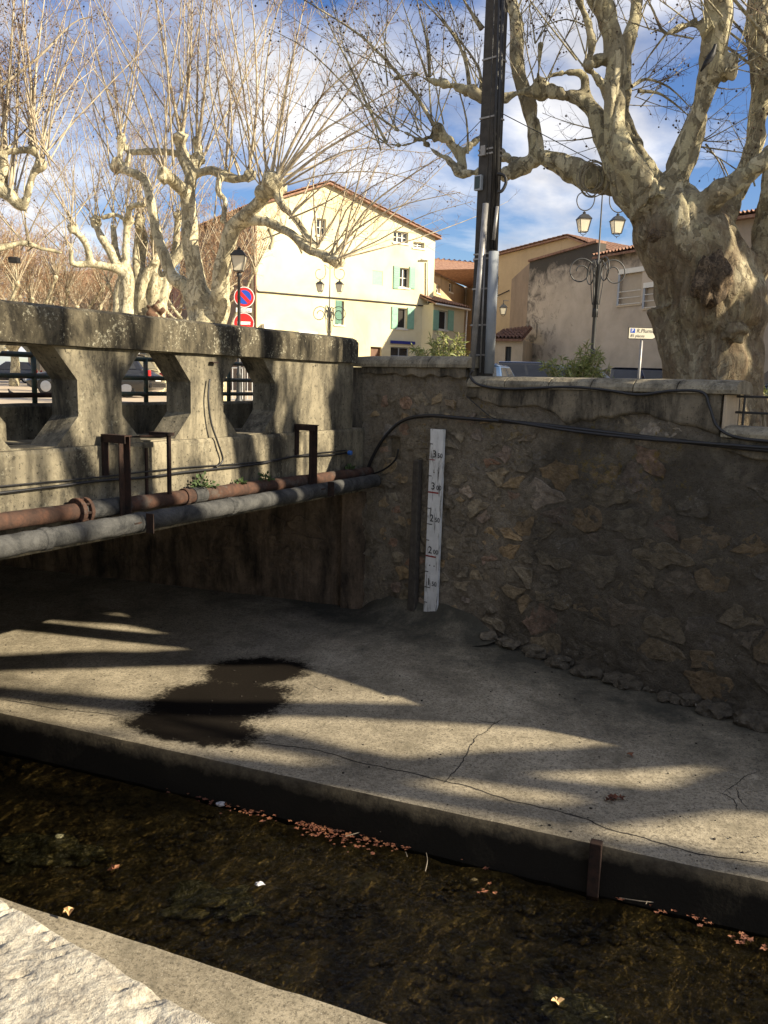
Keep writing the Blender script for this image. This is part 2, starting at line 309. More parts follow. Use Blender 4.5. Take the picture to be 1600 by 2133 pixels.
    plain('litter_white', (.4, .4, .42), .6, .2, 10); plain('litter_twig', (.2, .17, .13), .8, .3, 10); plain('pale_leaf', (.55, .36, .17), .8, .2, 20)
    plain('bird_black', (.01, .01, .012), .6, .3, 10); plain('rope', (.22, .19, .13), .9, .3, 30); plain('box_cover', (.03, .045, .04), .4, .2, 10)
    plain('crack_dark', (.025, .021, .016), .95, .3, 10); plain('asphalt', (.06, .058, .055), .95, .25, 8)
    plain('blue_plastic', (.03, .12, .4), .5, .1, 10); plain('barrier_grey', (.45, .46, .47), .5, .1, 5, metal=.4); plain('wound_brown', (.10, .055, .033), .95, .6, 8, bump=.8)
    # stream bed and water
    t = NT('stream_bed'); n = t.noise(3.2, 8, .72, .4); n2 = t.noise(22, 6, .75)
    c = t.ramp(t.math('ADD', t.math('MULTIPLY', n, .55), t.math('MULTIPLY', n2, .45)), [(.36, (.018, .015, .009)), (.48, (.11, .083, .038)), (.58, (.21, .16, .075)), (.7, (.42, .36, .22))])
    c = t.mix(t.ramp(t.noise(.9, 6, .7, .6), [(.38, .8), (.55, 0.0)]), c, (.009, .008, .005)); c = t.mix(t.ramp(t.noise(1.7, 6, .75, .6), [(.58, 0.0), (.7, .6)]), c, (.2, .18, .085))
    t.bump(t.math('ADD', n, n2), 1.0, .06); t.fin(c, .9, spec=.2)
    t = NT('bed_stone'); t.bump(t.noise(18, 6, .75), 1.0, .04); t.fin(t.ramp(t.noise(16, 6, .75, .5), [(.36, (.03, .028, .016)), (.52, (.13, .12, .06)), (.62, (.3, .28, .18)), (.72, (.5, .47, .34))]), .85, spec=.2)
    t = NT('stream_water'); t.t.nodes.remove(t.b)
    tr = t.N('BsdfTransparent'); tr.inputs[0].default_value = (.86, .80, .60, 1); gl = t.N('BsdfGlossy'); gl.inputs['Roughness'].default_value = .06
    fr = t.N('Fresnel'); fr.inputs['IOR'].default_value = 1.33; bp = t.N('Bump'); bp.inputs['Strength'].default_value = .9; bp.inputs['Distance'].default_value = .03
    t.set(bp.inputs['Height'], t.math('ADD', t.noise(7, 5, .6, .8), t.math('MULTIPLY', t.noise(26, 3, .5, .5), .35)))
    t.set(fr.inputs['Normal'], bp.outputs[0]); t.set(gl.inputs['Normal'], bp.outputs[0])
    ms = t.N('MixShader'); t.set(ms.inputs[0], fr.outputs[0]); t.set(ms.inputs[1], tr.outputs[0]); t.set(ms.inputs[2], gl.outputs[0]); t.set(t.out.inputs[0], ms.outputs[0])
mk_mats()

# ------------------------------------------------------------------ object helpers
def pydata(name, v, f, smooth=False):
    me = bpy.data.meshes.new(name); me.from_pydata([tuple(p) for p in v], [], f); me.update()
    if smooth: me.polygons.foreach_set('use_smooth', [True] * len(me.polygons))
    return me
def arrays(name, verts, faces, smooth=True):
    """verts (n,3) array; faces (m,k) index array"""
    me = bpy.data.meshes.new(name); m, k = faces.shape
    me.vertices.add(len(verts)); me.vertices.foreach_set('co', np.ascontiguousarray(verts, dtype=np.float32).ravel())
    me.loops.add(m * k); me.loops.foreach_set('vertex_index', np.ascontiguousarray(faces, dtype=np.int32).ravel())
    me.polygons.add(m); me.polygons.foreach_set('loop_start', np.arange(0, m * k, k, dtype=np.int32))
    me.polygons.foreach_set('use_smooth', np.full(m, smooth)); me.update(calc_edges=True); me.validate(); return me
def put(name, me, mat=None, parent=None, label=None, cat=None, group=None, kind=None):
    o = bpy.data.objects.new(name, me); COL.objects.link(o)
    if mat:
        me.materials.clear(); me.materials.append(MATS[mat])
    if parent:
        o.parent = parent
        o.matrix_parent_inverse = WORLD.get(parent.name, Matrix.Identity(4)).inverted()
    for k_, v_ in (('label', label), ('category', cat), ('group', group), ('kind', kind)):
        if v_: o[k_] = v_
    return o
WORLD = {}
def thing(name, loc, label, cat, group=None):
    o = bpy.data.objects.new(name, None); COL.objects.link(o); o.location = loc; o.empty_display_size = .2
    o['label'] = label; o['category'] = cat
    if group: o['group'] = group
    WORLD[o.name] = Matrix.Translation(Vector(loc)); return o
def sub(name, me, mat, parent, **kw):      # child built in local coordinates of its parent
    o = put(name, me, mat, None, **kw); o.parent = parent; return o
def copy_tree(o, parent=None):
    c = o.copy(); COL.objects.link(c); c.parent = parent
    if o.name in WORLD: WORLD[c.name] = WORLD[o.name]
    for ch in list(o.children): copy_tree(ch, c)
    return c

class MB:
    """collects simple solids into one mesh"""
    def __init__(s): s.v = []; s.f = []
    def add(s, v, f):
        n = len(s.v); s.v += [Vector(p) for p in v]; s.f += [tuple(i + n for i in q) for q in f]; return s
    def hexa(s, p):                      # 8 points: bottom 4 ccw, top 4 ccw
        return s.add(p, [(3, 2, 1, 0), (4, 5, 6, 7), (0, 1, 5, 4), (1, 2, 6, 5), (2, 3, 7, 6), (3, 0, 4, 7)])
    def box(s, o, a, b, c):              # corner and three edge vectors
        o, a, b, c = map(Vector, (o, a, b, c)); return s.hexa([o, o + a, o + a + b, o + b, o + c, o + a + c, o + a + b + c, o + b + c])
    def cbox(s, c, sx, sy, sz):
        c = Vector(c); return s.box(c - Vector((sx, sy, sz)) / 2, (sx, 0, 0), (0, sy, 0), (0, 0, sz))
    def tube(s, pts, r, k=8, cap=True):
        pts = [Vector(p) for p in pts]; n = len(pts); r = r if isinstance(r, (list, tuple)) else [r] * n
        vs, fs = [], []; up = None
        for i in range(n):
            t = (pts[min(i + 1, n - 1)] - pts[max(i - 1, 0)]).normalized()
            if up is None:
                a = t.orthogonal().normalized()
            else:
                a = up - t * up.dot(t); a = a.normalized() if a.length > 1e-6 else t.orthogonal().normalized()
            up = a; b = t.cross(a)
            for j in range(k):
                an = 2 * math.pi * j / k; vs.append(pts[i] + (a * math.cos(an) + b * math.sin(an)) * r[i])
        for i in range(n - 1):
            for j in range(k):
                fs.append((i * k + j, i * k + (j + 1) % k, (i + 1) * k + (j + 1) % k, (i + 1) * k + j))
        if cap:
            fs.append(tuple(range(k - 1, -1, -1))); fs.append(tuple(range((n - 1) * k, n * k)))
        return s.add(vs, fs)
    def lathe(s, base, prof, k=12, axis=None):
        base = Vector(base); ax = Vector(axis or (0, 0, 1)).normalized(); a = ax.orthogonal().normalized(); b = ax.cross(a)
        vs, fs = [], []
        for z, r in prof:
            for j in range(k):
                an = 2 * math.pi * (j + .5) / k; vs.append(base + ax * z + (a * math.cos(an) + b * math.sin(an)) * r)
        n = len(prof)
        for i in range(n - 1):
            for j in range(k): fs.append((i * k + j, i * k + (j + 1) % k, (i + 1) * k + (j + 1) % k, (i + 1) * k + j))
        fs.append(tuple(range(k - 1, -1, -1))); fs.append(tuple(range((n - 1) * k, n * k)))
        return s.add(vs, fs)
    def prism(s, poly, fn, d0, d1):      # poly of 2d points; fn(u, v, d) -> point
        n = len(poly); vs = [fn(u, v, d0) for u, v in poly] + [fn(u, v, d1) for u, v in poly]
        fs = [tuple(range(n - 1, -1, -1)), tuple(range(n, 2 * n))] + [(i, (i + 1) % n, (i + 1) % n + n, i + n) for i in range(n)]
        return s.add(vs, fs)
    def blob(s, c, r, seed=0, amp=.25, sub_=2, sc=(1, 1, 1)):
        bm = bmesh.new(); bmesh.ops.create_icosphere(bm, subdivisions=sub_, radius=1)
        c = Vector(c); vs = []
        for v in bm.verts:
            k_ = 1 + amp * noise.noise(v.co * 1.7 + Vector((seed * 3.1, seed, 0))); vs.append(c + Vector((v.co.x * sc[0], v.co.y * sc[1], v.co.z * sc[2])) * r * k_)
        fs = [tuple(v.index for v in f.verts) for f in bm.faces]; bm.free(); return s.add(vs, fs)
    def mesh(s, name='mesh', smooth=False, bevel=0, fix=True):
        me = pydata(name, s.v, s.f, smooth)
        if bevel or fix:
            bm = bmesh.new(); bm.from_mesh(me)
            if fix: bmesh.ops.recalc_face_normals(bm, faces=bm.faces)
            if bevel: bmesh.ops.bevel(bm, geom=[e for e in bm.edges if e.calc_face_angle(0) > .5], offset=bevel, segments=2, affect='EDGES', profile=.6)
            bm.to_mesh(me); bm.free(); me.update()
        return me
    def put(s, name, mat, parent=None, smooth=False, bevel=0, **kw):
        return put(name, s.mesh(name, smooth, bevel), mat, parent, **kw)
    def sub(s, name, mat, parent, smooth=False, bevel=0, **kw):
        return sub(name, s.mesh(name, smooth, bevel), mat, parent, **kw)

def spline(pts, n=4):                    # catmull-rom through points
    pts = [Vector(p) for p in pts]; out = []
    for i in range(len(pts) - 1):
        p0, p1, p2, p3 = pts[max(i - 1, 0)], pts[i], pts[i + 1], pts[min(i + 2, len(pts) - 1)]
        for j in range(n):
            t = j / n; out.append(.5 * ((2 * p1) + (p2 - p0) * t + (2 * p0 - 5 * p1 + 4 * p2 - p3) * t * t + (3 * p1 - p0 - 3 * p2 + p3) * t ** 3))
    out.append(pts[-1]); return out
def holed(mb, poly, holes, fn, d0, d1, back=True):
    """flat slab with openings: poly and holes in 2d, fn(u,v,d)"""
    loops = [poly] + holes; flat = [p for l in loops for p in l]
    tris = tessellate_polygon([[Vector((u, v, 0)) for u, v in l] for l in loops])
    mb.add([fn(u, v, d0) for u, v in flat], [tuple(t) for t in tris])
    if back: mb.add([fn(u, v, d1) for u, v in flat], [tuple(reversed(t)) for t in tris])
    for l in loops:
        n = len(l); mb.add([fn(u, v, d0) for u, v in l] + [fn(u, v, d1) for u, v in l], [(i, (i + 1) % n, (i + 1) % n + n, i + n) for i in range(n)])
    return mb
_dg = None
def text_mesh(body, size, fn, extr=0, align='LEFT', shear=0, xs=1.0, bold=0.0):
    cu = bpy.data.curves.new('t', 'FONT'); cu.body = body; cu.size = size; cu.align_x = align; cu.shear = shear; cu.resolution_u = 3; cu.offset = bold
    o = bpy.data.objects.new('t', cu); COL.objects.link(o); dg = bpy.context.evaluated_depsgraph_get()
    me = bpy.data.meshes.new_from_object(o.evaluated_get(dg)); bpy.data.objects.remove(o)
    for v in me.vertices: v.co = fn(v.co.x * xs, v.co.y)
    me.update(); return me
def smooth_noise(p, sc, seed=0): return noise.noise(Vector(p) * sc + Vector((seed * 7.3, seed * 1.7, seed)))

# ================================================================== SETTING
def quad_sheet(name, pts, mat, kind='structure', **kw):
    return put(name, pydata(name, pts, [tuple(range(len(pts)))]), mat, kind=kind, **kw)
# street level across the stream (wing-wall line, bridge line, far away)
far_pts = [W(9, -.4, ST) + Cd * 60, W(9, -.4, ST), W(0, -.4, ST), B(0, -1.0, ST), B(16, -1.0, ST), B(60, -1.0, ST),
           Vector((-600, -50, ST)), Vector((-600, 900, ST)), Vector((600, 900, ST)), Vector((600, -20, ST))]
g = put('ground', pydata('ground', far_pts, [tuple(range(len(far_pts)))]), 'paving', kind='structure')
# asphalt carriageway between bridge and houses
a0 = [at(930, 770, 17), at(1800, 790, 17), at(2300, 790, 60), at(900, 790, 60)]
quad_sheet('road', [Vector((p.x, p.y, ST + .004)) for p in a0], 'asphalt')
# near-bank pavement behind the camera
quad_sheet('pavement', [CH(-30, 7.2, 3.1), CH(30, 7.2, 3.1), CH(30, 40, 3.1), CH(-30, 40, 3.1)][::-1], 'paving')

# walkway beside the stream: sheet from kerb edge to the foot of the walls
Ad = Vector((-.95, .312, 0))                                         # abutment runs left from the corner
def far_m(l):
    """distance from kerb to wall along -Cn at station l, and floor level there"""
    p = Q0 + Cd * l; d = -Cn
    def hit(o, dr):
        den_ = d.x * dr.y - d.y * dr.x; r_ = o - p
        return (r_.x * dr.y - r_.y * dr.x) / den_, (r_.x * d.y - r_.y * d.x) / den_
    m1, t1 = hit(K, Wd); m2, t2 = hit(K, Ad)
    if t1 >= 0:
        t = min(t1, 9); m = m1 if t1 < 9 else hit(W(9, 0, 0), Cd)[0]
        z_ = np.interp(t, [0, .9, 1.8, 2.7, 3.6, 4.6, 9], [1.06, 1.16, 1.21, 1.17, 1.08, 1.0, .98]); return m, float(z_)
    return m2, 1.06 + min(t2, 8) * .004
vs, fs = [], []; NL, NM = 300, 44
for i in range(NL + 1):
    l = -24 + 48 * (i / NL); m, zf = far_m(l); m += .3
    for j in range(NM + 1):
        q = j / NM; zz = .85 + (zf - .85) * q ** 1.15
        p = CH(l, -m * q, zz); n_ = .012 * smooth_noise(p, 1.1) + .005 * smooth_noise(p, 5)
        p.z += n_ * min(1, q * 6 + .15)
        if j == 0: p += Cn * (.012 * smooth_noise(p, 3.5) + .006 * smooth_noise(p, 11))
        vs.append(p)
for i in range(NL):
    for j in range(NM):
        a = i * (NM + 1) + j; fs.append((a, a + NM + 1, a + NM + 2, a + 1))
edge = [vs[i * (NM + 1)] for i in range(NL + 1)]
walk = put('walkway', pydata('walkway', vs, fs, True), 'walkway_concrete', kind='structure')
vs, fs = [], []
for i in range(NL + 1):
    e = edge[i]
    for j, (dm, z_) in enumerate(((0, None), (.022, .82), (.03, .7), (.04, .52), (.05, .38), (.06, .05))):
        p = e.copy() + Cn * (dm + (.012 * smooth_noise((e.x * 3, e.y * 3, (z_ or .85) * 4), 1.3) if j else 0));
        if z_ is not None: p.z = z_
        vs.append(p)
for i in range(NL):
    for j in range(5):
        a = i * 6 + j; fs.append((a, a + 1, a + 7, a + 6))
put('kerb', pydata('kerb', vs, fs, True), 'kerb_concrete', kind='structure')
# near ledge
vs, fs = [], []
for i in range(NL + 1):
    l = -24 + 48 * i / NL; ej = .012 * smooth_noise((l, 1, 0), 3.5) + .008 * smooth_noise((l, 1, 0), 11)
    for m, z_ in ((2.64 + ej, .05), (2.6 + ej, .5), (2.59 + ej, .8), (2.61 + ej, .85), (3.2, .86), (4.2, .88), (5.2, .9), (6.9, .95)):
        p = CH(l, m, z_); p.z += .008 * smooth_noise(p, 2) if z_ > .84 else 0; vs.append(p)
for i in range(NL):
    for j in range(7): a = i * 8 + j; fs.append((a, a + 8, a + 9, a + 1))
put('ledge', pydata('ledge', vs, fs, True), 'walkway_concrete', kind='structure')
# stream bed and water
vs, fs = [], []; NB = 40
for i in range(421):
    l = -21 + 42 * i / 420
    for j in range(NB + 1):
        m = 2.62 * j / NB; z_ = float(np.interp(m, [0, .25, .6, 1.1, 1.9, 2.62], [.395, .375, .345, .26, .2, .24]))
        p = CH(l, m, z_); p.z += .05 * smooth_noise(p, 2.2) + .03 * smooth_noise(p, 6) + .012 * smooth_noise(p, 17)
        vs.append(p)
for i in range(420):
    for j in range(NB): a = i * (NB + 1) + j; fs.append((a, a + NB + 1, a + NB + 2, a + 1))
put('stream_bed', pydata('stream_bed', vs, fs, True), 'stream_bed', kind='structure')
quad_sheet('water', [CH(-21, -.02, .42), CH(21, -.02, .42), CH(21, 2.64, .42), CH(-21, 2.64, .42)][::-1], 'stream_water')

# cracks in the walkway
def crack(pxs, w0, zf=.9, amp=.02, name='crack'):
    pts = spline([onz(x, y, zf) for x, y in pxs], 14); L, R = [], []
    for i, p in enumerate(pts):
        d = (pts[min(i + 1, len(pts) - 1)] - pts[max(i - 1, 0)]).normalized(); nrm = Vector((-d.y, d.x, 0))
        p = p + nrm * (amp * smooth_noise(p, 6) + amp * .6 * smooth_noise(p, 19)); ww = w0 * (.6 + .8 * abs(smooth_noise(p, 8, 3))) * min(1, .15 + min(i, len(pts) - 1 - i) / 10)
        L.append(p + nrm * ww); R.append(p - nrm * ww)
    V = []
    dg_ = walk
    for a, b in zip(L, R): V += [a, b]
    for v in V:                                                       # drop on to the sheet
        ok_, loc, nn_, ii = walk.ray_cast(Vector((v.x, v.y, 3)), Vector((0, 0, -1)))
        v.z = (loc.z if ok_ else zf) + .003
    put(name, pydata(name, V, [(2 * i, 2 * i + 1, 2 * i + 3, 2 * i + 2) for i in range(len(pts) - 1)]), 'crack_dark', walk)
bpy.context.view_layer.update()
crack([(520, 1545), (640, 1560), (760, 1590), (920, 1622), (1080, 1668), (1180, 1690), (1270, 1722), (1380, 1752), (1480, 1778), (1605, 1792)], .009, .88)
crack([(0, 1452), (60, 1463), (130, 1475), (200, 1482), (260, 1490)], .008, .88)
crack([(915, 1628), (960, 1590), (985, 1545), (1010, 1530), (1060, 1500)], .006, .9, .03)
crack([(1490, 1650), (1530, 1672), (1535, 1690)], .006, .88); crack([(1505, 1655), (1545, 1625), (1580, 1610)], .005, .9); crack([(1535, 1640), (1540, 1665), (1560, 1685)], .005, .9)
crack([(640, 1425), (670, 1440), (700, 1432)], .005, .93); crack([(980, 1500), (1010, 1507), (1045, 1510)], .005, .93)

# ------------------------------------------------------------------ wing wall
ww = thing('stone_wall', W(3, 0, 1.0), 'tall rubble stone quay wall in shade, stepped coping, dark with damp', 'wall')
TOP = [(0, 2.03, 4.92), (2.03, 5.6, 4.66), (5.6, 9.2, 4.18)]
holes = [(*wpx(822, 935), .10, .16), (*wpx(931, 1078), .045, .13)]
def wall_top(t): return 4.92 if t < 2.03 else 4.66 if t < 5.6 else 4.18
vs, fs = [], []; idx = {}
dt = .03; NTt = int(9.2 / dt); NZ = 130
for i in range(NTt + 1):
    t = i * dt; tt = 4.92 if t < 2.02 else 4.66 if t < 5.61 else 4.18
    for j in range(NZ + 1):
        z_ = .7 + (4.92 - .7) * j / NZ
        h = .028 * smooth_noise((t, z_, 0), 2.1) + .028 * smooth_noise((t, z_, 0), 5) + .03 * (.35 - abs(smooth_noise((t, z_, 0), 9))) + .012 * smooth_noise((t, z_, 0), 21)
        for ht, hz, hr, hh in holes:
            if abs(t - ht) < hr and abs(z_ - hz) < hh: h -= .22
        vs.append(W(t, h, z_))
for i in range(NTt):
    t = i * dt; tt = 4.92 if t < 2.0 else 4.66 if t < 5.58 else 4.18
    for j in range(NZ):
        if .7 + (4.92 - .7) * (j + 1) / NZ > tt + .004: break
        a = i * (NZ + 1) + j; fs.append((a, a + NZ + 1, a + NZ + 2, a + 1))
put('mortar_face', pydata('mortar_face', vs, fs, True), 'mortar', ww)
core = MB()
for t0, t1, zt in TOP: core.box(W(t0 + (.002 if t0 else -.3), -.5, .6), Wd * (t1 - t0 - .004 + (0 if t0 else .3)), Wn * .44, Z * (zt - .6))
core.box(W(9.2, -.5, .6), Cd * 22, Cn * .5, Z * 3.58)
core.put('wall_core', 'wall_render', ww)
# rubble stones, one by one (Voronoi cells of a jittered lattice)
def clip(poly, px_, py_, nx, ny):
    out = []
    for i in range(len(poly)):
        a, b = poly[i], poly[(i + 1) % len(poly)]; da = (a[0] - px_) * nx + (a[1] - py_) * ny; db = (b[0] - px_) * nx + (b[1] - py_) * ny
        if da <= 0: out.append(a)
        if da * db < 0: k_ = da / (da - db); out.append((a[0] + (b[0] - a[0]) * k_, a[1] + (b[1] - a[1]) * k_))
    return out
def cells(seeds, asp, reach):
    res = []
    for i, (x, y) in enumerate(seeds):
        poly = [(x - reach, y - reach), (x + reach, y - reach), (x + reach, y + reach), (x - reach, y + reach)]
        for j, (a, b) in enumerate(seeds):
            if i == j or abs(a - x) > 2.2 * reach or abs(b - y) > 2.2 * reach: continue
            nx, ny = (a - x), (b - y) * asp; k_ = .5 + ((i * 7919 % 101) - (j * 7919 % 101)) / 101 * .17; poly = clip(poly, x + (a - x) * k_, y + (b - y) * k_, nx, ny)
            if len(poly) < 3: break
        if len(poly) >= 3: res.append(((x, y), poly))
    return res
def chaikin(p, n=1):
    for _ in range(n):
        q = []
        for i in range(len(p)):
            a, b = p[i], p[(i + 1) % len(p)]; q += [(a[0] * .75 + b[0] * .25, a[1] * .75 + b[1] * .25), (a[0] * .25 + b[0] * .75, a[1] * .25 + b[1] * .75)]
        p = q
    return p
def stone_mesh(poly, c, fn, gap, proud, seed):
    """flat broken face, angular jagged outline, arris slightly worn"""
    cx_ = sum(p[0] for p in poly) / len(poly); cy_ = sum(p[1] for p in poly) / len(poly); raw = []
    for i in range(len(poly)):
        a, b = poly[i], poly[(i + 1) % len(poly)]; n = max(1, min(4, int(math.hypot(b[0] - a[0], b[1] - a[1]) / .07)))
        for k_ in range(n):
            q = (k_ + (.18 if k_ == 0 else 0)) / n; raw.append((a[0] + (b[0] - a[0]) * q, a[1] + (b[1] - a[1]) * q))
    out = []
    for x, y in raw:
        d = math.hypot(x - cx_, y - cy_) + 1e-6; k_ = max(.3, (d - gap) / d) * (1 + .44 * noise.noise(Vector((x * 7, y * 7, seed))) + .20 * noise.noise(Vector((x * 25, y * 25, seed)))); out.append((cx_ + (x - cx_) * k_, cy_ + (y - cy_) * k_))
    n = len(out); V = []; tx, ty = noise.noise(Vector((seed, 1, 2))) * .10, noise.noise(Vector((seed, 7, 2))) * .12
    for sc_, h in ((1.02, -.06), (1.0, proud * .3), (.95, proud), (.52, proud)):
        for x, y in out:
            X, Y = cx_ + (x - cx_) * sc_, cy_ + (y - cy_) * sc_; e = (h == proud)
            V.append(fn(X, Y, h + e * ((X - cx_) * tx + (Y - cy_) * ty + .020 * noise.noise(Vector((X * 11, Y * 11, seed))) + .014 * noise.noise(Vector((X * 27, Y * 27, seed))))))
    V.append(fn(cx_, cy_, proud + .012 * noise.noise(Vector((seed, 3, 3))))); Fc = []
    for r_ in range(3):
        for i in range(n): a, b = r_ * n + i, r_ * n + (i + 1) % n; Fc.append((a, b, b + n, a + n))
    for i in range(n): Fc.append((3 * n + i, 3 * n + (i + 1) % n, 4 * n))
    return pydata('stone', V, Fc, False)
seeds = []
z_ = 1.02; row = 0
while z_ < 4.75:
    t = .1 + .12 * (row % 2)
    while t < 3.1:
        seeds.append((t + rnd.uniform(-.09, .09), z_ + rnd.uniform(-.08, .08))); t += rnd.uniform(.20, .40)
    z_ += .2; row += 1
z_ = 1.0; row = 0
while z_ < 4.5:
    t = 3.35 + .2 * (row % 2)
    while t < 7.9:
        seeds.append((t + rnd.uniform(-.1, .1), z_ + rnd.uniform(-.06, .06))); t += rnd.uniform(.30, .72)
    z_ += .29; row += 1
ns = 0
for (x, y), poly in cells(seeds, 1.9, .55):
    lim = (4.80 if x < 1.9 else 4.36 if x < 5.3 else 3.95)
    big = x > 3.2
    ymax = max(p[1] for p in poly)
    if ymax > lim or min(p[1] for p in poly) < .85 or min(p[0] for p in poly) < 0.02: continue
    if any(abs(x - h[0]) < h[2] + .12 and abs(y - h[1]) < h[3] + .08 for h in holes): continue
    if rnd.random() < .16: continue
    ns += 1
    if ns > 296: break
    me = stone_mesh(poly, (x, y), lambda a, b, h: W(a, h, b), rnd.uniform(.015, .075) if not big else rnd.uniform(.01, .06), rnd.uniform(.006, .036) if not big else rnd.uniform(-.004, .028), ns)
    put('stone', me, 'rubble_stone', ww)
# smooth render band under the coping
def render_band(t0, t1, ztop, zlow, seed):
    V, Fc = [], []; n = int((t1 - t0) / .05)
    for i in range(n + 1):
        t = t0 + (t1 - t0) * i / n; zl = zlow(t) + .10 * smooth_noise((t, 0, 0), 1.7, seed) + .05 * smooth_noise((t, 0, 0), 6, seed)
        for j in range(13):
            q = j / 12; zz = zl + (ztop - zl) * q; o = .056 + .016 * smooth_noise((t, zz, 0), 3, seed) + .008 * smooth_noise((t, zz, 0), 11, seed) - (.05 if j == 0 else 0)
            V.append(W(t, o, zz))
    for i in range(n):
        for j in range(12): a = i * 13 + j; Fc.append((a, a + 13, a + 14, a + 1))
    put('render_band', pydata('render_band', V, Fc, True), 'wall_render', ww)
render_band(.02, 2.02, 4.92, lambda t: 4.80, 1); render_band(2.04, 5.58, 4.66, lambda t: float(np.interp(t, [2, 3.2, 3.6, 4.6, 5.6], [4.45, 4.40, 4.28, 4.36, 4.15])), 2); render_band(5.62, 9.1, 4.17, lambda t: 3.98, 3)
# coping stones
def coping_stone(t0, t1, zb, hgt, o0=-.42, o1=.10, seed=0):
    prof = [(o0, 0), (o1, 0), (o1 + .005, .05), (o1 - .02, hgt * .62), (o1 - .09, hgt * .93), ((o0 + o1) / 2, hgt * 1.03), (o0 + .09, hgt * .93), (o0, hgt * .6)]
    n = len(prof); V, Fc = [], []; k_ = 7
    for i in range(k_ + 1):
        t = t0 + (t1 - t0) * i / k_; sh = .985 if i in (0, k_) else 1
        for o, h in prof:
            p = W(t, o, zb + h * sh); V.append(p + Vector((1, 1, 1)) * (.006 * smooth_noise(p, 5, seed)))
    for i in range(k_):
        for j in range(n): a, b = i * n + j, i * n + (j + 1) % n; Fc.append((a, b, b + n, a + n))
    Fc += [tuple(range(n - 1, -1, -1)), tuple(range(k_ * n, k_ * n + n))]
    m = MB(); m.add(V, Fc); put('coping_stone', m.mesh('coping_stone', False, .008), 'coping_stone', ww)
for t0, t1 in ((-.14, .6), (.61, 1.36), (1.37, 2.06)): coping_stone(t0, t1, 4.922, .165, seed=t0)
tt = [2.07, 2.7, 3.38, 3.98, 4.54, 5.08, 5.77]
for a, b in zip(tt, tt[1:]): coping_stone(a, b - .012, 4.662, .155, seed=a)
tt = [5.62, 6.25, 6.9, 7.5, 8.1, 8.7]
for a, b in zip(tt, tt[1:]): coping_stone(a, b - .012, 4.182, .13, seed=a)
# ochre end pier of the middle parapet
MB().box(W(5.602, -.36, 4.19), Wd * .035, Wn * .40, Z * .465).put('end_render', 'hammered_render', ww, bevel=.01)
# broken footing at the base
ft = MB()
for i in range(46):
    t = rnd.uniform(2.6, 7.2); zb = float(np.interp(t, [2.6, 3.6, 4.6, 7], [1.17, 1.08, 1.0, .98])); r_ = rnd.uniform(.05, .15)
    ft.blob(W(t, rnd.uniform(.0, .2) - .02, zb + r_ * .25), r_, i, .6, 2, (1.2, 1, .7))
ft.put('footing_rubble', 'rubble_stone', ww, kind='stuff')
# cement fillet under the gauge
V, Fc = [], []
for i in range(61):
    t = .1 + 2.7 * i / 60; zb = far_m(0)[1]; zb = float(np.interp(t, [0, .9, 1.8, 2.7], [1.06, 1.16, 1.21, 1.17])); k_ = min(1, i / 8, (60 - i) / 12)
    for o, h in ((.05, .24), (.09, .16), (.16, .075), (.34, .01), (.75, -.16)):
        p = W(t, o * (.5 + .5 * k_), zb + h * k_ * (1 + .35 * smooth_noise((t, o, 0), 3))); V.append(p)
for i in range(60):
    for j in range(4): a = i * 5 + j; Fc.append((a, a + 1, a + 6, a + 5))
put('cement_fillet', pydata('cement_fillet', V, Fc, True), 'walkway_concrete', ww)

# ------------------------------------------------------------------ bridge
br = thing('road_bridge', B(3, -.2, 1.0), 'weathered concrete road bridge with hourglass openings in its parapet', 'bridge')
hexes = []
for k_ in range(6):
    c = 2.80 + 1.64 * k_; a, b = .255, .53
    hexes.append([(c - a, 3.995), (c + a, 3.995), (c + b, 4.28), (c + b, 4.64), (c + a, 4.955), (c - a, 4.955), (c - b, 4.64), (c - b, 4.28)])
m = MB(); holed(m, [(.30, 3.98), (13.4, 3.98), (13.4, 4.965), (.30, 4.965)], hexes, lambda s, z, d: B(s, d, z), 0.0, -.38)
m.put('parapet', 'bridge_concrete', br, bevel=.012)
def long_bar(prof, s0, s1, n, amp, seed):     # prof of (o,z)
    V, Fc = [], []; k_ = len(prof)
    for i in range(n + 1):
        s = s0 + (s1 - s0) * i / n
        for o, z in prof: p = B(s, o, z); V.append(p + Bn * (amp * smooth_noise(p, 3, seed)) + Z * (amp * .7 * smooth_noise(p, 4, seed + 5)))
    for i in range(n):
        for j in range(k_): a, b = i * k_ + j, i * k_ + (j + 1) % k_; Fc.append((a, b, b + k_, a + k_))
    Fc += [tuple(range(k_ - 1, -1, -1)), tuple(range(n * k_, n * k_ + k_))]
    m = MB(); m.add(V, Fc); return m
long_bar([(.065, 4.968), (.07, 5.10), (.07, 5.24), (.055, 5.315), (-.02, 5.345), (-.18, 5.36), (-.36, 5.345), (-.44, 5.31), (-.45, 4.968)], .29, 13.4, 120, .008, 2).put('coping', 'coping_concrete', br, bevel=.006)
long_bar([(.05, 2.98), (.06, 3.4), (.06, 3.94), (.045, 3.978), (-.5, 3.978), (-.5, 2.98)], .02, 13.4, 120, .008, 3).put('fascia_beam', 'bridge_concrete', br, bevel=.008)
MB().box(B(13.4, -.505, 3.35), Bd * 13.4, -Bn * 9.5, Z * .58).put('deck_slab', 'abutment_render', br)
for q in (2.5, 5, 7.5): MB().box(B(13.4, -q, 2.9), Bd * 13.4, -Bn * .35, Z * .445).put('deck_beam', 'abutment_render', br)
long_bar([(-.92, 3.9), (-.92, 4.34), (-.95, 4.37), (-1.1, 4.37), (-1.12, 4.34), (-1.12, 3.9)], .35, 13.4, 100, .01, 9).put('kerb_wall', 'bridge_concrete', br, bevel=.006)
MB().box(B(.35, -.50, 3.981), -Bd * 13, -Bn * .42, Z * .012).put('gutter', 'bridge_concrete', br)
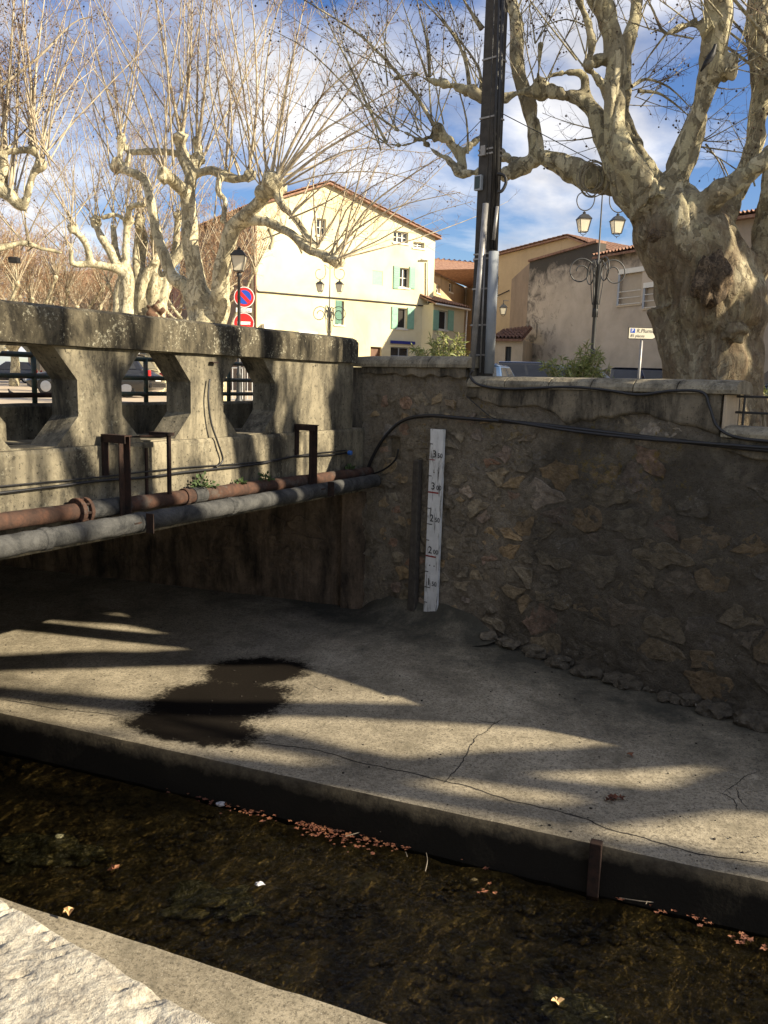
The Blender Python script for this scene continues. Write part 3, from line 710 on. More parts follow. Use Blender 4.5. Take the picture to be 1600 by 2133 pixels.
for z_, mt in ((4.90, 'green_paint'), (4.67, 'green_paint'), (4.475, 'green_paint')): MB().tube([B(.4, -1.02, z_), B(4.9, -1.02, z_)], .028, 10).put('rail', mt, br, smooth=True)
for z_, mt in ((4.89, 'green_paint'), (4.665, 'green_paint'), (4.46, 'rusty_pipe')): MB().tube([B(4.95, -1.02, z_), B(13, -1.02, z_)], .03, 10).put('rail', mt, br, smooth=True)
for s in (.5, 2.0, 3.6, 5.25, 6.9, 8.5, 10): MB().tube([B(s, -1.02, 4.36), B(s, -1.02, 4.93)], .03, 8).put('rail_post', 'green_paint', br, smooth=True)
MB().box(B(.28, -.12, 5.06), Bd * .34, -Bn * .42, Z * .25).put('coping_return', 'coping_concrete', br, bevel=.03)
# end pilaster and abutment under the deck
ab = thing('bridge_abutment', K + Ad * 3 + Z * 1.05, 'dark damp masonry abutment under the bridge deck', 'abutment')
An = Vector((-.312, -.95, 0))
def AB(u, o, z): return K + Ad * u + An * o + Z * z
V, Fc = [], []
for i in range(241):
    u = -.05 + 14 * i / 240
    for j in range(41):
        zz = .9 + 2.5 * j / 40; V.append(AB(u, -.05 + .03 * smooth_noise((u, zz, 0), 2) + .02 * smooth_noise((u, zz, 0), 7), zz))
for i in range(240):
    for j in range(40): a = i * 41 + j; Fc.append((a, a + 1, a + 42, a + 41))
put('abutment_face', pydata('abutment_face', V, Fc, True), 'abutment_render', ab)
sd2 = []
z_ = 1.15
while z_ < 2.85:
    u = .5
    while u < 7.5: sd2.append((u + rnd.uniform(-.1, .1), z_ + rnd.uniform(-.05, .05))); u += rnd.uniform(.35, .6)
    z_ += .3
for (x, y), poly in cells(sd2, 1.8, .5):
    if min(p[0] for p in poly) < .35 or max(p[1] for p in poly) > 2.95 or min(p[1] for p in poly) < 1.05 or rnd.random() < .35: continue
    put('stone', stone_mesh(poly, (x, y), lambda a, b, h: AB(a, h - .05, b), .04, rnd.uniform(.012, .03), x * 3), 'abutment_render', ab)
MB().box(AB(-.12, -.3, .95), Ad * .42, An * .36, Z * 2.02).put('pilaster', 'abutment_render', ab, bevel=.02)

# ------------------------------------------------------------------ pipes on the bridge
def on_br(pxs, o, n=6): return spline([B(*(lambda q: (q[0], o, q[1]))(bpx(x, y, o))) for x, y in pxs], n)
def rough_tube(pts, r, k, amp, seed):
    m = MB(); m.tube(pts, r, k)
    for i, v in enumerate(m.v):
        p = pts[min(i // k, len(pts) - 1)]; m.v[i] = p + (v - p) * (1 + amp * smooth_noise(v, 7, seed))
    return m
p1 = onplane(0, 1087, B(0, .20, 0), np.array(Bn)); p2 = onplane(740, 987, B(0, .20, 0), np.array(Bn)); d_ = (p2 - p1).normalized()
rp = thing('water_pipe', p1, 'thinner rust-red iron pipe, the upper of the two along the bridge', 'pipe')
L_ = (p2 - p1).length + .55; st_ = p1 - d_ * 3
rough_tube([st_ + d_ * ((L_ + 3) * i / 150) for i in range(151)], .083, 16, .07, 1).put('pipe_run', 'rusty_pipe', rp, smooth=True)
def along(px_): return onplane(px_, 1060, B(0, .20, 0), np.array(Bn))
def s_at(xpix, o): return bpx(xpix, 1040, o)[0]
def on_line(p1, d, s):                   # point of the pipe at bridge station s
    k_ = (-s - (p1 - K).dot(Bd)) / d.dot(Bd); return p1 + d * k_
for xp, ln, rr, mt in ((160, .05, .135, 'rusty_pipe'), (176, .04, .135, 'rusty_pipe'), (385, .06, .1, 'rusty_pipe'), (412, .2, .092, 'tarred_pipe'), (215, .62, .092, 'tarred_pipe')):
    c = on_line(p1, d_, s_at(xp, .2)); MB().lathe(c - d_ * ln / 2, [(0, rr * .97), (.006, rr), (ln - .006, rr), (ln, rr * .97)], 20, d_).put('flange' if rr > .12 else 'collar', mt, rp, smooth=False)
c = on_line(p1, d_, s_at(168, .2)); a_ = d_.orthogonal().normalized(); b_ = d_.cross(a_)
for i in range(8):
    an = i * math.pi / 4; q = c + (a_ * math.cos(an) + b_ * math.sin(an)) * .112; MB().lathe(q - d_ * .075, [(0, .014), (.15, .014)], 6, d_).put('bolt', 'rusty_iron', rp)
q1 = onplane(0, 1139, B(0, .42, 0), np.array(Bn)); q2 = onplane(775, 1002, B(0, .42, 0), np.array(Bn)); e_ = (q2 - q1).normalized()
gp = thing('lagged_pipe', q1, 'thick grey tar-wrapped pipe, the lower and outer one along the bridge', 'pipe')
st_ = q1 - e_ * 3; L_ = (q2 - q1).length + .12
rough_tube([st_ + e_ * ((L_ + 3) * i / 200) for i in range(201)], .098, 18, .10, 4).put('pipe_run', 'tarred_pipe', gp, smooth=True)
for xp in (90, 290, 480, 640):
    c = on_line(q1, e_, s_at(xp, .42)); MB().lathe(c - e_ * .05, [(0, .098), (.012, .108), (.08, .108), (.1, .098)], 18, e_).put('wrapping_band', 'tarred_pipe', gp)
# iron hangers
def hanger(s, zt, zb, lab):
    h = thing('pipe_hanger', B(s, .35, zb), lab, 'bracket', 'iron hangers carrying the bridge pipes')
    MB().box(B(s + .045, .30, zb), Bd * .09, Bn * .012, Z * (zt - zb)).box(B(s - .033, .3125, zb), Bd * -.012, Bn * .075, Z * (zt - zb)).put('upright', 'rusty_iron', h)
    MB().box(B(s + .05, .055, zt - .005), Bd * .1, Bn * .34, Z * .012).box(B(s + .05, .055, zt - .075), Bd * .012, Bn * .34, Z * .069).put('top_arm', 'rusty_iron', h)
    MB().box(B(s + .05, .055, zb - .02), Bd * .1, Bn * .46, Z * .018).put('rest_arm', 'rusty_iron', h)
    MB().box(B(s - .10, .52, zb - .12), Bd * .012, Bn * .10, Z * .2).put('gusset', 'rusty_iron', h)
    MB().box(B(s + .05, .062, zt - .42), Bd * .07, Bn * .03, Z * .4).put('shadow_strip', 'rusty_iron', h)  # dark strip standing in for the arm's cast shadow on the beam face
hanger(5.27, 4.09, 3.22, 'rusty angle-iron hanger below the second hourglass pier from the left')
hanger(1.86, 4.09, 3.24, 'dark angle-iron hanger close to the stone wall corner')
h = thing('pipe_stay', B(4.59, .3, 3.5), 'thin rusted stay rod with a torn plate beside the larger hanger', 'bracket')
MB().box(B(4.61, .28, 3.42), Bd * .04, Bn * .03, Z * .66).put('rod', 'rusty_iron', h)
MB().box(B(4.64, .05, 4.06), Bd * .1, Bn * .28, Z * .035).put('arm', 'rusty_iron', h)
MB().hexa([B(4.62, .2, 4.03), B(5.0, .12, 4.05), B(5.0, .28, 4.07), B(4.62, .3, 4.05), B(4.62, .2, 4.06), B(5.0, .12, 4.06), B(5.0, .28, 4.08), B(4.62, .3, 4.08)]).put('torn_plate', 'rusty_iron', h)
MB().box(B(4.72, .065, 3.3), Bd * .03, Bn * .02, Z * .62).put('rod', 'rusty_iron', h)
# weeds on the pipes
def leaf_tuft(mb, c, n, r, size, up=.6, seed=0):
    rr = random.Random(seed)
    for i in range(n):
        d = Vector((rr.gauss(0, 1), rr.gauss(0, 1), abs(rr.gauss(0, 1)) * up + .1)).normalized(); p = Vector(c) + d * r * rr.uniform(.1, 1); s_ = d.orthogonal().normalized(); s_ = (Matrix.Rotation(rr.uniform(0, 6.3), 3, d) @ s_) * size * .35
        t_ = p + d * size * rr.uniform(.6, 1.3); mdl = (p + t_) / 2; mb.add([p, mdl + s_, t_, mdl - s_], [(0, 1, 2, 3)])
for i, (xp, rr_, n_) in enumerate(((425, .16, 120), (552, .11, 70), (500, .06, 40), (730, .07, 40))):
    c = on_line(p1, d_, s_at(xp, .2)) + Z * .07; m = MB(); leaf_tuft(m, c, n_, rr_, .05, .6, i)
    wt = thing('weed_tuft', c, ['largest green weed tuft growing on the rusty pipe', 'small weed tuft on the rusty pipe midway along', 'sparse weed sprig between two tufts on the rusty pipe', 'weed tuft where the rusty pipe meets the stone wall'][i], 'weed', 'weeds on the pipes'); m.put('leaves', 'weed_leaf', wt, kind='stuff')
# cables
def cable(pts, r, lab, name='cable', cat='cable', n=8, group=None, mat='black_cable'):
    return MB().tube(spline(pts, n), r, 8).put(name, mat, None, smooth=True, label=lab, cat=cat, group=group)
def brp(x, y, o=.09): s, z = bpx(x, y, o); return B(s, o, z)
def wlp(x, y, o=.09): s, z = wpx(x, y, o); return W(s, o, z)
cab0 = cable([brp(x, y) for x, y in ((-60, 1034), (0, 1027), (110, 1014), (205, 1002), (300, 995), (380, 984), (455, 976), (540, 966), (620, 950), (680, 948), (722, 944))], .014, 'lowest black cable clipped along the bridge beam', group='cables on the bridge')
cable([brp(x, y) for x, y in ((-60, 1020), (0, 1013), (205, 994), (380, 974), (470, 968), (560, 960), (640, 946), (722, 938))], .008, 'thin black cable just above the thicker one on the bridge beam', group='cables on the bridge')
cable([brp(437, 790, .05), brp(434, 830, .06), brp(440, 880, .07), brp(455, 925, .1), brp(464, 958, .1), brp(450, 973, .1)], .012, 'short black cable drooping down the middle hourglass pier')
MB().lathe(brp(725, 943, .12), [(0, .02), (.01, .035), (.06, .035), (.07, .02)], 10, Bn).put('end_cap', 'blue_plastic', cab0, label='small blue plastic end cap')
MB().box(brp(436, 756, .01), Bd * .1, Bn * .06, Z * .015).put('iron_stub', 'rusty_iron', None, label='short bent iron stub at the top of the middle pier', cat='stub')
# ring below big wall cable
cable([wlp(x, y) for x, y in ((762, 988), (775, 955), (800, 912), (838, 877), (890, 866), (960, 871), (1100, 882), (1250, 899), (1400, 917), (1520, 930), (1640, 942))], .026, 'thick black cable arching over the gauge and along the stone wall')
cable([wlp(x, y, .11) for x, y in ((1040, 874), (1180, 896), (1330, 913), (1450, 922), (1640, 936))], .02, 'second black cable strapped on the thick one along the right of the wall')
cable([wlp(x, y, .10) for x, y in ((768, 990), (800, 978), (823, 958), (830, 935))], .015, 'short black cable running into the hole in the stone wall')
cable([wlp(x, y, .10) for x, y in ((985, 772), (980, 785), (1000, 802), (1060, 810), (1180, 806), (1260, 812), (1330, 822), (1400, 814), (1462, 817), (1478, 848), (1495, 890), (1540, 912), (1640, 922))], .018, 'black cable hung under the coping and dropping at the wall step')
cable([wlp(972, 826, .07), wlp(1000, 850, .09), wlp(1022, 868, .09), wlp(1040, 874, .1)], .007, 'thin black wire sloping from the wall to the thick cable')

# ------------------------------------------------------------------ water gauge
gz = [wpx(898, 893, .09), wpx(926, 893, .09), wpx(912, 1287, .09), wpx(881, 1284, .09)]
ga = thing('water_gauge', W(1.5, .08, 1.2), 'white painted wooden water level gauge with black numbers on the stone wall', 'gauge')
gt = (gz[0][0] + gz[1][0]) / 2; gb = (gz[2][0] + gz[3][0]) / 2; g0, g1 = gz[3][1], gz[0][1]; hw = .118
def GA(f, z, o=0): c = gb + (gt - gb) * (z - g0) / (g1 - g0); return W(c + f * hw, .085 + o, z)
rows = 40; V, Fc = [], []
for i in range(rows + 1):
    z = g0 + (g1 - g0) * i / rows; jl = .03 * smooth_noise((z, 0, 0), 9); jr = .05 * smooth_noise((z, 5, 0), 9)
    V += [GA(-1 + jl, z, -.03), GA(-1 + jl, z, .022), GA(1 + jr, z, .022), GA(1 + jr, z, -.03)]
for i in range(rows):
    for j in range(4): a, b = i * 4 + j, i * 4 + (j + 1) % 4; Fc.append((a, b, b + 4, a + 4))
Fc += [(3, 2, 1, 0), tuple(rows * 4 + j for j in range(4))]
m = MB(); m.add(V, Fc); m.put('board', 'gauge_paint', ga)
def gz_at(y): return wpx(905, y, .1)[1]
ticks = [(925, .22, 0), (958, .42, 1), (992, .22, 0), (1026, .8, 2), (1060, .25, 0), (1093, .42, 0), (1127, .22, 0), (1160, .8, 2), (1193, .25, 0), (1226, .42, 0), (1258, .25, 0)]
for y, ln, k_ in ticks:
    z = gz_at(y); th = .022 if k_ == 2 else .012
    MB().add([GA(-.97, z - th / 2, .026), GA(-.97 + ln * 2, z - th / 2, .026), GA(-.97 + ln * 2, z + th / 2, .026), GA(-.97, z + th / 2, .026)], [(0, 1, 2, 3)]).put('tick_mark', 'gauge_red' if k_ else 'gauge_black', ga)
for y, big, small, f0 in ((957, '3', '50', -.2), (1024, '3', '00', -.2), (1091, '2', '50', -.25), (1158, '2', '00', -.3), (1225, '1', '50', -.35)):
    z = gz_at(y) + .03
    for txt, sz, dx in ((big, .15, -.04), (small, .095, .055)):
        me = text_mesh(txt, sz, lambda a, b, z=z, dx=dx, f0=f0: GA(f0 + (a + dx) / hw, z + b, .027), bold=.0012); put('numeral', me, 'gauge_black', ga)
for y, f_ in ((1179, -.3), (1179, .4), (984, -.2), (984, .5)): MB().lathe(GA(f_, gz_at(y), .022), [(0, .010), (.006, .009)], 8, Wn).put('nail', 'dark_iron', ga)
pa = wpx(870, 958, .1); pb = wpx(858, 1287, .1)
MB().hexa([W(pb[0] - .07, .04, pb[1]), W(pb[0] + .07, .04, pb[1]), W(pb[0] + .07, .14, pb[1]), W(pb[0] - .07, .14, pb[1]), W(pa[0] - .055, .04, pa[1]), W(pa[0] + .05, .04, pa[1]), W(pa[0] + .05, .14, pa[1]), W(pa[0] - .055, .14, pa[1])]).put('timber_post', 'old_wood', None, bevel=.01, label='dark weathered timber post on the wall left of the white gauge', cat='post')

# ------------------------------------------------------------------ iron post in the kerb, foreground parapet
kp = onz(1249, 1742, .85); l_ = (kp - Q0).dot(Cd)
MB().box(CH(l_ - .05, .0, .3), Cd * .1, Cn * .09, Z * .6).put('iron_post', 'rusty_iron', None, bevel=.008, label='short dark iron post standing in the kerb face by the water', cat='post')
n1 = onz(-120, 1793, 4.1); n2 = onz(640, 2231, 4.1); pd = (n2 - n1).normalized(); pn = Vector((pd.y, -pd.x, 0))
if pn.dot(Vector((0, -1, 0))) < 0: pn = -pn
pw = thing('parapet_wall', (n1 + n2) / 2 + pn * .2 - Z * 1, 'sunlit hammered limestone parapet in the near foreground', 'parapet')
V, Fc = [], []; NU, NV = 560, 200
def pits(p):
    # chisel marks: short slanted strokes
    q = Vector((p.dot(pd) * 46 + p.dot(pn) * 26, p.dot(pn) * 52 - p.dot(pd) * 14, 0)); a = noise.noise(Vector((q.x * 1.9, q.y * .55, 1.3)))
    return -max(0, a - .22) * .022
for i in range(NU + 1):
    for j in range(NV + 1):
        p = n1 - pd * .1 + pd * (1.6 * i / NU) + pn * (.62 * j / NV); h = .004 * smooth_noise(p, 14) + .0025 * smooth_noise(p, 45) + .0012 * smooth_noise(p, 120) + pits(p)
        q = p + pn * ((.006 * smooth_noise(p, 12) + .003 * smooth_noise(p, 40)) if j == 0 else 0); q.z = 4.1 + h - (.012 if j == 0 else .003 if j == 1 else 0); V.append(q)
for i in range(NU):
    for j in range(NV): a = i * (NV + 1) + j; Fc.append((a, a + 1, a + NV + 2, a + NV + 1))
n_ = len(V)
for i in range(NU + 1):
    q = V[i * (NV + 1)].copy(); q.z = 3.9; V.append(q + pn * .01)
for i in range(NU): Fc.append((i * (NV + 1), (i + 1) * (NV + 1), n_ + i + 1, n_ + i))
me = pydata('coping_slab', V, Fc, True); put('coping_slab', me, 'hammered_limestone', pw)
MB().box(n1 - pd * 9 + pn * .06 - Z * 3.2, pd * 18, pn * .45, Z * 2.99).put('wall_body', 'wall_render', pw)

# ================================================================== STREET OBJECTS
# ------------------------------------------------------------------ utility pole
pc = at(1003, 760, 12.25); pc.z = ST
up_ = thing('utility_pole', pc, 'tall dark square utility pole with steel bands behind the stone wall', 'pole')
def PO(dx, dy, z): return pc + Wd * dx + Wn * dy + Z * (z - ST)
def psec(z): return .122 - .0026 * (z - ST)
m = MB()
for k_ in range(12):
    za, zb = ST - .2 + k_ * 1.0, ST - .2 + (k_ + 1) * 1.0; a, b = psec(za), psec(zb)
    m.hexa([PO(-a, -a, za), PO(a, -a, za), PO(a, a, za), PO(-a, a, za), PO(-b, -b, zb), PO(b, -b, zb), PO(b, b, zb), PO(-b, b, zb)])
bmx = m.mesh('pole_shaft', False, 0); bm = bmesh.new(); bm.from_mesh(bmx); bmesh.ops.remove_doubles(bm, verts=bm.verts, dist=.001)
bm.to_mesh(bmx); bm.free(); put('pole_shaft', bmx, 'pole_concrete', up_)
def pole_z(y): return onplane(1010, y, pc, np.array([0, 1, 0.])).z
for y in (128, 250, 316, 326, 533, 543, 605, 680, 742):
    z = pole_z(y); a = psec(z) + .012
    MB().hexa([PO(-a, -a, z), PO(a, -a, z), PO(a, a, z), PO(-a, a, z), PO(-a, -a, z + .022), PO(a, -a, z + .022), PO(a, a, z + .022), PO(-a, a, z + .022)]).put('steel_band', 'band_steel', up_)
zb = pole_z(385); a = psec(zb)
MB().box(PO(-a - .02, a + .002, zb - .09), Wd * .115, Wn * .06, Z * .2).put('junction_box', 'frame_greyblue', up_, bevel=.008)
MB().box(PO(-a - .002, a + .063, zb - .07), Wd * .08, Wn * .006, Z * .16).put('box_cover', 'box_cover', up_)
z = pole_z(320); MB().box(PO(-.06, psec(z) + .013, z - .05), Wd * .075, Wn * .03, Z * .13).put('clamp', 'band_steel', up_)
# conduits
def pole_line(x0, y0, x1, y1, r, mat, nm, off=.0, k=10):
    d = 12.25 - .19 - off
    return MB().tube([at(x0, y0, d), at(x1, y1, d)], r, k).put(nm, mat, up_, smooth=True)
pole_line(983, 772, 1012, 424, .042, 'galvanised', 'steel_conduit', .03); pole_line(1000, 776, 1013, 470, .012, 'galvanised', 'thin_conduit', .0)
pole_line(1019, 778, 1029, 524, .07, 'grey_pvc', 'plastic_conduit', .05, 16); pole_line(1028, 500, 1036, 430, .025, 'galvanised', 'short_conduit', .02)
pole_line(1030, 520, 1052, -160, .035, 'black_cable', 'cable_run', -.02); pole_line(1024, 520, 1046, -160, .02, 'black_cable', 'cable_run', -.0); pole_line(1014, 420, 1036, -160, .006, 'black_cable', 'cable_run', .02)
MB().tube(spline([at(x, y, 11.95) for x, y in ((1035, 362), (1050, 366), (1054, 380), (1046, 397), (1036, 400))], 6), .022, 8).put('cable_loop', 'black_cable', up_, smooth=True)
cable([at(1047, 237, 12.0), at(1140, 285, 12.6), at(1240, 338, 12.9)], .006, 'thin wire from the utility pole to the rope coil in the big tree', 'wire', 'wire')
cable([at(1003, 250, 12.0), at(960, 295, 13), at(880, 380, 17)], .005, 'thin wire slanting down left from the utility pole', 'wire', 'wire')

# ------------------------------------------------------------------ lanterns and lamp posts
def lantern_parts(root, c, s, hang=True):
    """four-sided lantern, c = centre of glass bottom, s = glass top half width; local or world coordinates"""
    c = Vector(c); hb, ht, H = s * .62, s, s * 2.1
    cor = [(-1, -1), (1, -1), (1, 1), (-1, 1)]
    bot = [c + Vector((x * hb, y * hb, 0)) for x, y in cor]; top = [c + Vector((x * ht, y * ht, H)) for x, y in cor]
    out = []
    for i in range(4):
        a, b = bot[i], bot[(i + 1) % 4]; d, e = top[i], top[(i + 1) % 4]; ins = lambda p: p + (c + Z * (p.z - c.z) - p) * .04
        out.append(('pane', MB().add([ins(a), ins(b), ins(e), ins(d)], [(0, 1, 2, 3)]), 'lamp_glass'))
    fr = MB()
    for i in range(4): fr.tube([bot[i], top[i]], s * .055, 6).tube([bot[i], bot[(i + 1) % 4]], s * .055, 6).tube([top[i], top[(i + 1) % 4]], s * .06, 6)
    out.append(('lantern_frame', fr, 'lamp_frame'))
    e_ = s * 1.14; rf = MB(); z0 = c.z + H
    base = [Vector((c.x + x * e_, c.y + y * e_, z0)) for x, y in cor]; mid = [Vector((c.x + x * s * .55, c.y + y * s * .55, z0 + s * .75)) for x, y in cor]
    rf.hexa(base + mid); rf.lathe((c.x, c.y, z0 + s * .75), [(0, s * .5), (s * .1, s * .4), (s * .2, s * .24), (s * .35, s * .3), (s * .45, s * .14), (s * .6, s * .08)], 10)
    out.append(('lantern_roof', rf, 'lamp_frame'))
    if hang:
        b = MB(); b.tube(spline([c + Vector((-hb, 0, 0)), c + Vector((-hb * .7, 0, -s * .35)), c + Vector((0, 0, -s * .5)), c + Vector((hb * .7, 0, -s * .35)), c + Vector((hb, 0, 0))], 4), s * .05, 6).lathe(c - Z * s * .75, [(0, .005), (s * .1, s * .09), (s * .25, s * .04)], 8)
        out.append(('lantern_cage', b, 'lamp_frame'))
    return out
def spiral(c, ex, r0, turns, a0, sgn, n=40):
    """scroll: shrinking arc in the plane (ex, Z) around c"""
    pts = []
    for i in range(n + 1):
        q = i / n; a = a0 + sgn * q * turns * 2 * math.pi; r = r0 * (1 - .55 * q); pts.append(Vector(c) + Vector(ex) * (math.cos(a) * r) + Z * (math.sin(a) * r))
    return pts
def scroll_post(base, lab, rz, ex_h=6.6):
    """tall post with four lower scrolls and two crook-hung lanterns; local coordinates"""
    o = thing('lamp_post', base, lab, 'lamp post', 'scrolled iron lamp posts'); o.rotation_euler = (0, 0, rz)
    MB().lathe((0, 0, 0), [(0, .14), (.12, .13), (.2, .095), (.9, .085), (1.0, .07), (2.9, .058), (2.95, .075), (3.0, .05)], 14).sub('shaft', 'lamp_frame', o, smooth=True)
    MB().lathe((0, 0, 2.9), [(0, .045), (1.3, .04), (1.32, .055), (1.36, .03), (3.35, .017), (3.4, .025), (3.55, .006)], 10).sub('mast', 'lamp_frame', o, smooth=True)
    for a in (0, 90, 180, 270):
        ex = Vector((math.cos(math.radians(a)), math.sin(math.radians(a)), 0))
        pts = [ex * .07 + Z * 2.75, ex * .075 + Z * 3.4, ex * .12 + Z * 3.95] + [ex * (.5 + math.cos(t_) * r_) + Z * (4.0 + math.sin(t_) * r_) for t_, r_ in [(math.radians(150 - 22 * i), .40 - .012 * i) for i in range(24)]]
        MB().tube(spline(pts, 3), .019, 8).sub('scroll', 'lamp_frame', o, smooth=True)
        MB().tube(spline([ex * .1 + Z * 3.1, ex * .17 + Z * 3.6, ex * .2 + Z * 4.15, ex * .12 + Z * 4.35, ex * .07 + Z * 4.15, ex * .09 + Z * 3.9], 4), .013, 6).sub('leaf_scroll', 'lamp_frame', o, smooth=True)
    for s in (-1, 1):
        ex = Vector((s, 0, 0)); zc = 5.95
        pts = [ex * .05 + Z * 6.2] + [ex * (.56 + math.cos(t_) * r_) + Z * (zc + math.sin(t_) * r_) for t_, r_ in [(math.radians(200 - 0 + 20 * i), .16 + .012 * i) for i in range(0)]]
        arc = [ex * (.50 + .24 * math.cos(math.radians(t_)) * k2) + Z * (zc + .27 * math.sin(math.radians(t_)) * k2) for t_, k2 in [(30, .8), (60, .9), (95, .8), (10, 1), (-30, 1.02), (-70, 1.05), (-110, 1.08), (-150, 1.1), (-185, 1.15), (-215, 1.25)]][3:]
        arc = [ex * (.50 + .24 * math.cos(math.radians(t_)) * k2) + Z * (zc + .27 * math.sin(math.radians(t_)) * k2) for t_, k2 in [(95, .75), (60, .9), (25, 1.0), (-10, 1.0), (-50, 1.0), (-90, 1.0), (-130, 1.03), (-165, 1.1), (-200, 1.25), (-225, 1.5), (-240, 1.85)]]
        MB().tube(spline(arc, 4), .016, 8).sub('crook', 'lamp_frame', o, smooth=True)
        MB().tube([ex * .05 + Z * 6.2, arc[-1]], .012, 6).sub('arm', 'lamp_frame', o)
        c = ex * .50 + Z * 5.05
        MB().tube([ex * .5 + Z * 5.69, ex * .5 + Z * 5.55], .012, 6).sub('hanger', 'lamp_frame', o)
        for nm, mb, mt in lantern_parts(o, c + Z * .05, .165): mb.sub(nm, mt, o)
    return o
def base_at(x, d): p = at(x, 790, d); p.z = ST; return p
scroll_post(base_at(1231, 25), 'black scrolled lamp post in front of the mould-stained grey wall', math.radians(8))
lp = scroll_post(base_at(684, 43), 'scrolled lamp post standing before the yellow house', math.radians(-12))
# single lantern posts
def lantern_post(base, h, s, lab):
    o = thing('street_lantern', base, lab, 'street lamp', 'single lantern posts')
    MB().lathe((0, 0, 0), [(0, .13), (.15, .12), (.25, .075), (.8, .065), (.85, .08), (.9, .05), (h - .12, .038), (h - .1, .06), (h, .05)], 12).sub('post', 'lamp_frame', o, smooth=True)
    for nm, mb, mt in lantern_parts(o, (0, 0, h + .03), s, False): mb.sub(nm, mt, o)
    return o
zt = at(493, 567, 22).z
lantern_post(base_at(498, 22), zt - ST, .175, 'lantern on a slim iron post with round traffic signs behind it')
lantern_post(base_at(293, 36), at(294, 660, 36).z - ST, .18, 'smaller lantern post further back between the plane trees')
# wall lantern on the ochre house
wl_c = at(1048, 655, 50)
wlm = thing('wall_lantern', wl_c, 'small black lantern bracketed on the corner of the ochre house', 'lantern')
for nm, mb, mt in lantern_parts(wlm, (0, 0, 0), .19): mb.sub(nm, mt, wlm)
MB().tube([(0, 0, .62), (0, 0, .8), (.35, .5, .82)], .025, 6).sub('bracket', 'lamp_frame', wlm)

# ------------------------------------------------------------------ traffic signs
fx = Vector((.985, .17, 0)).normalized(); fn_ = Vector((fx.y, -fx.x, 0))
def disc(mb, c, r, o0, o1, n=40, r_in=0):
    ring = [(math.cos(2 * math.pi * i / n), math.sin(2 * math.pi * i / n)) for i in range(n)]
    return mb.prism([(a * r, b * r) for a, b in ring], lambda u, v, d: c + fx * u + Z * v + fn_ * d, o0, o1)
sp = at(509, 619, 22.3); rr = .262
ts = thing('traffic_sign', Vector((sp.x, sp.y, ST)), 'no parking roundel above a no entry roundel on one pole', 'traffic sign')
MB().tube([Vector((sp.x, sp.y, ST)) - fn_ * .06, Vector((sp.x, sp.y, sp.z + .2)) - fn_ * .06], .03, 10).put('sign_pole', 'galvanised', ts, smooth=True)
def flat_poly(pts, c, o): return MB().add([c + fx * u + Z * v + fn_ * o for u, v in pts], [tuple(range(len(pts)))])
disc(MB(), sp, rr, -.012, .0).put('roundel', 'white_paint', ts); disc(MB(), sp, rr * .93, .001, .003).put('red_ring', 'sign_red', ts); disc(MB(), sp, rr * .68, .004, .006).put('blue_field', 'sign_blue', ts)
q = rr * .66; w_ = .032; d1 = (-q * .707, q * .707); flat_poly([(d1[0] - w_, d1[1] - w_), (d1[0] + w_, d1[1] + w_), (-d1[0] + w_, -d1[1] + w_), (-d1[0] - w_, -d1[1] - w_)], sp, .008).put('red_slash', 'sign_red', ts)
s2 = at(508, 673, 22.3); disc(MB(), s2, rr, -.012, .0).put('roundel', 'white_paint', ts); disc(MB(), s2, rr * .94, .001, .003).put('red_field', 'sign_red', ts)
flat_poly([(-.17, -.04), (.17, -.04), (.17, .04), (-.17, .04)], s2, .006).put('white_bar', 'white_paint', ts)
s3 = at(508, 646, 22.3); m = MB(); m.prism([(-.2, -.055), (.2, -.055), (.2, .055), (-.2, .055)], lambda u, v, d: s3 + fx * u + Z * v + fn_ * d, -.01, 0).put('plate', 'white_paint', ts, bevel=.004)
for tx, dy in (('JEUDI ET', .01), ('SAMEDI MATIN', -.04)): put('plate_text', text_mesh(tx, .05, lambda a, b, dy=dy: s3 + fx * (a * .95) + Z * (b + dy) + fn_ * .003, align='CENTER'), 'sign_black', ts)
# parking direction sign
d_s = 24.5; a = at(1308, 706, d_s); fx2 = Vector((1, .03, 0)).normalized(); fn2 = Vector((fx2.y, -fx2.x, 0)); SW = (at(1360, 706, d_s) - a).length; TIP = (at(1381, 706, d_s) - a).length; SH = a.z * 0 + (at(1308, 681, d_s).z - at(1308, 706, d_s).z)
ps = thing('direction_sign', Vector((at(1338, 700, d_s).x, a.y, ST)), 'cream arrow sign to a car park beside the big tree', 'road sign')
def S2(u, v, d): return a + fx2 * u + Z * v + fn2 * d
MB().prism([(0, 0), (SW, 0), (TIP, SH / 2), (SW, SH), (0, SH)], S2, -.03, 0).put('board', 'sign_black', ps)
MB().prism([(.02, .02), (SW - .01, .02), (TIP - .03, SH / 2), (SW - .01, SH - .02), (.02, SH - .02)], S2, .001, .003).put('face', 'sign_cream', ps)
MB().prism([(.06, SH * .52), (.06 + .13, SH * .52), (.19, SH * .88), (.06, SH * .88)], S2, .004, .006).put('parking_symbol', 'sign_blue', ps)
for tx, u, v, sz, mt, d in (('P', .085, SH * .57, .14, 'white_paint', .008), ('R.Plumier', .23, SH * .55, .155, 'sign_black', .006), ('85 places', .06, SH * .17, .115, 'sign_black', .006)):
    put('sign_text', text_mesh(tx, sz, lambda x, y, u=u, v=v, d=d: S2(u + x * .95, v + y, d), shear=.2 if mt == 'sign_black' else 0), mt, ps)
pb_ = at(1339, 700, d_s); MB().tube([Vector((pb_.x - .02, pb_.y + .07, ST)), Vector((pb_.x, pb_.y + .07, a.z + .3))], .04, 10).put('sign_post', 'galvanised', ps, smooth=True)

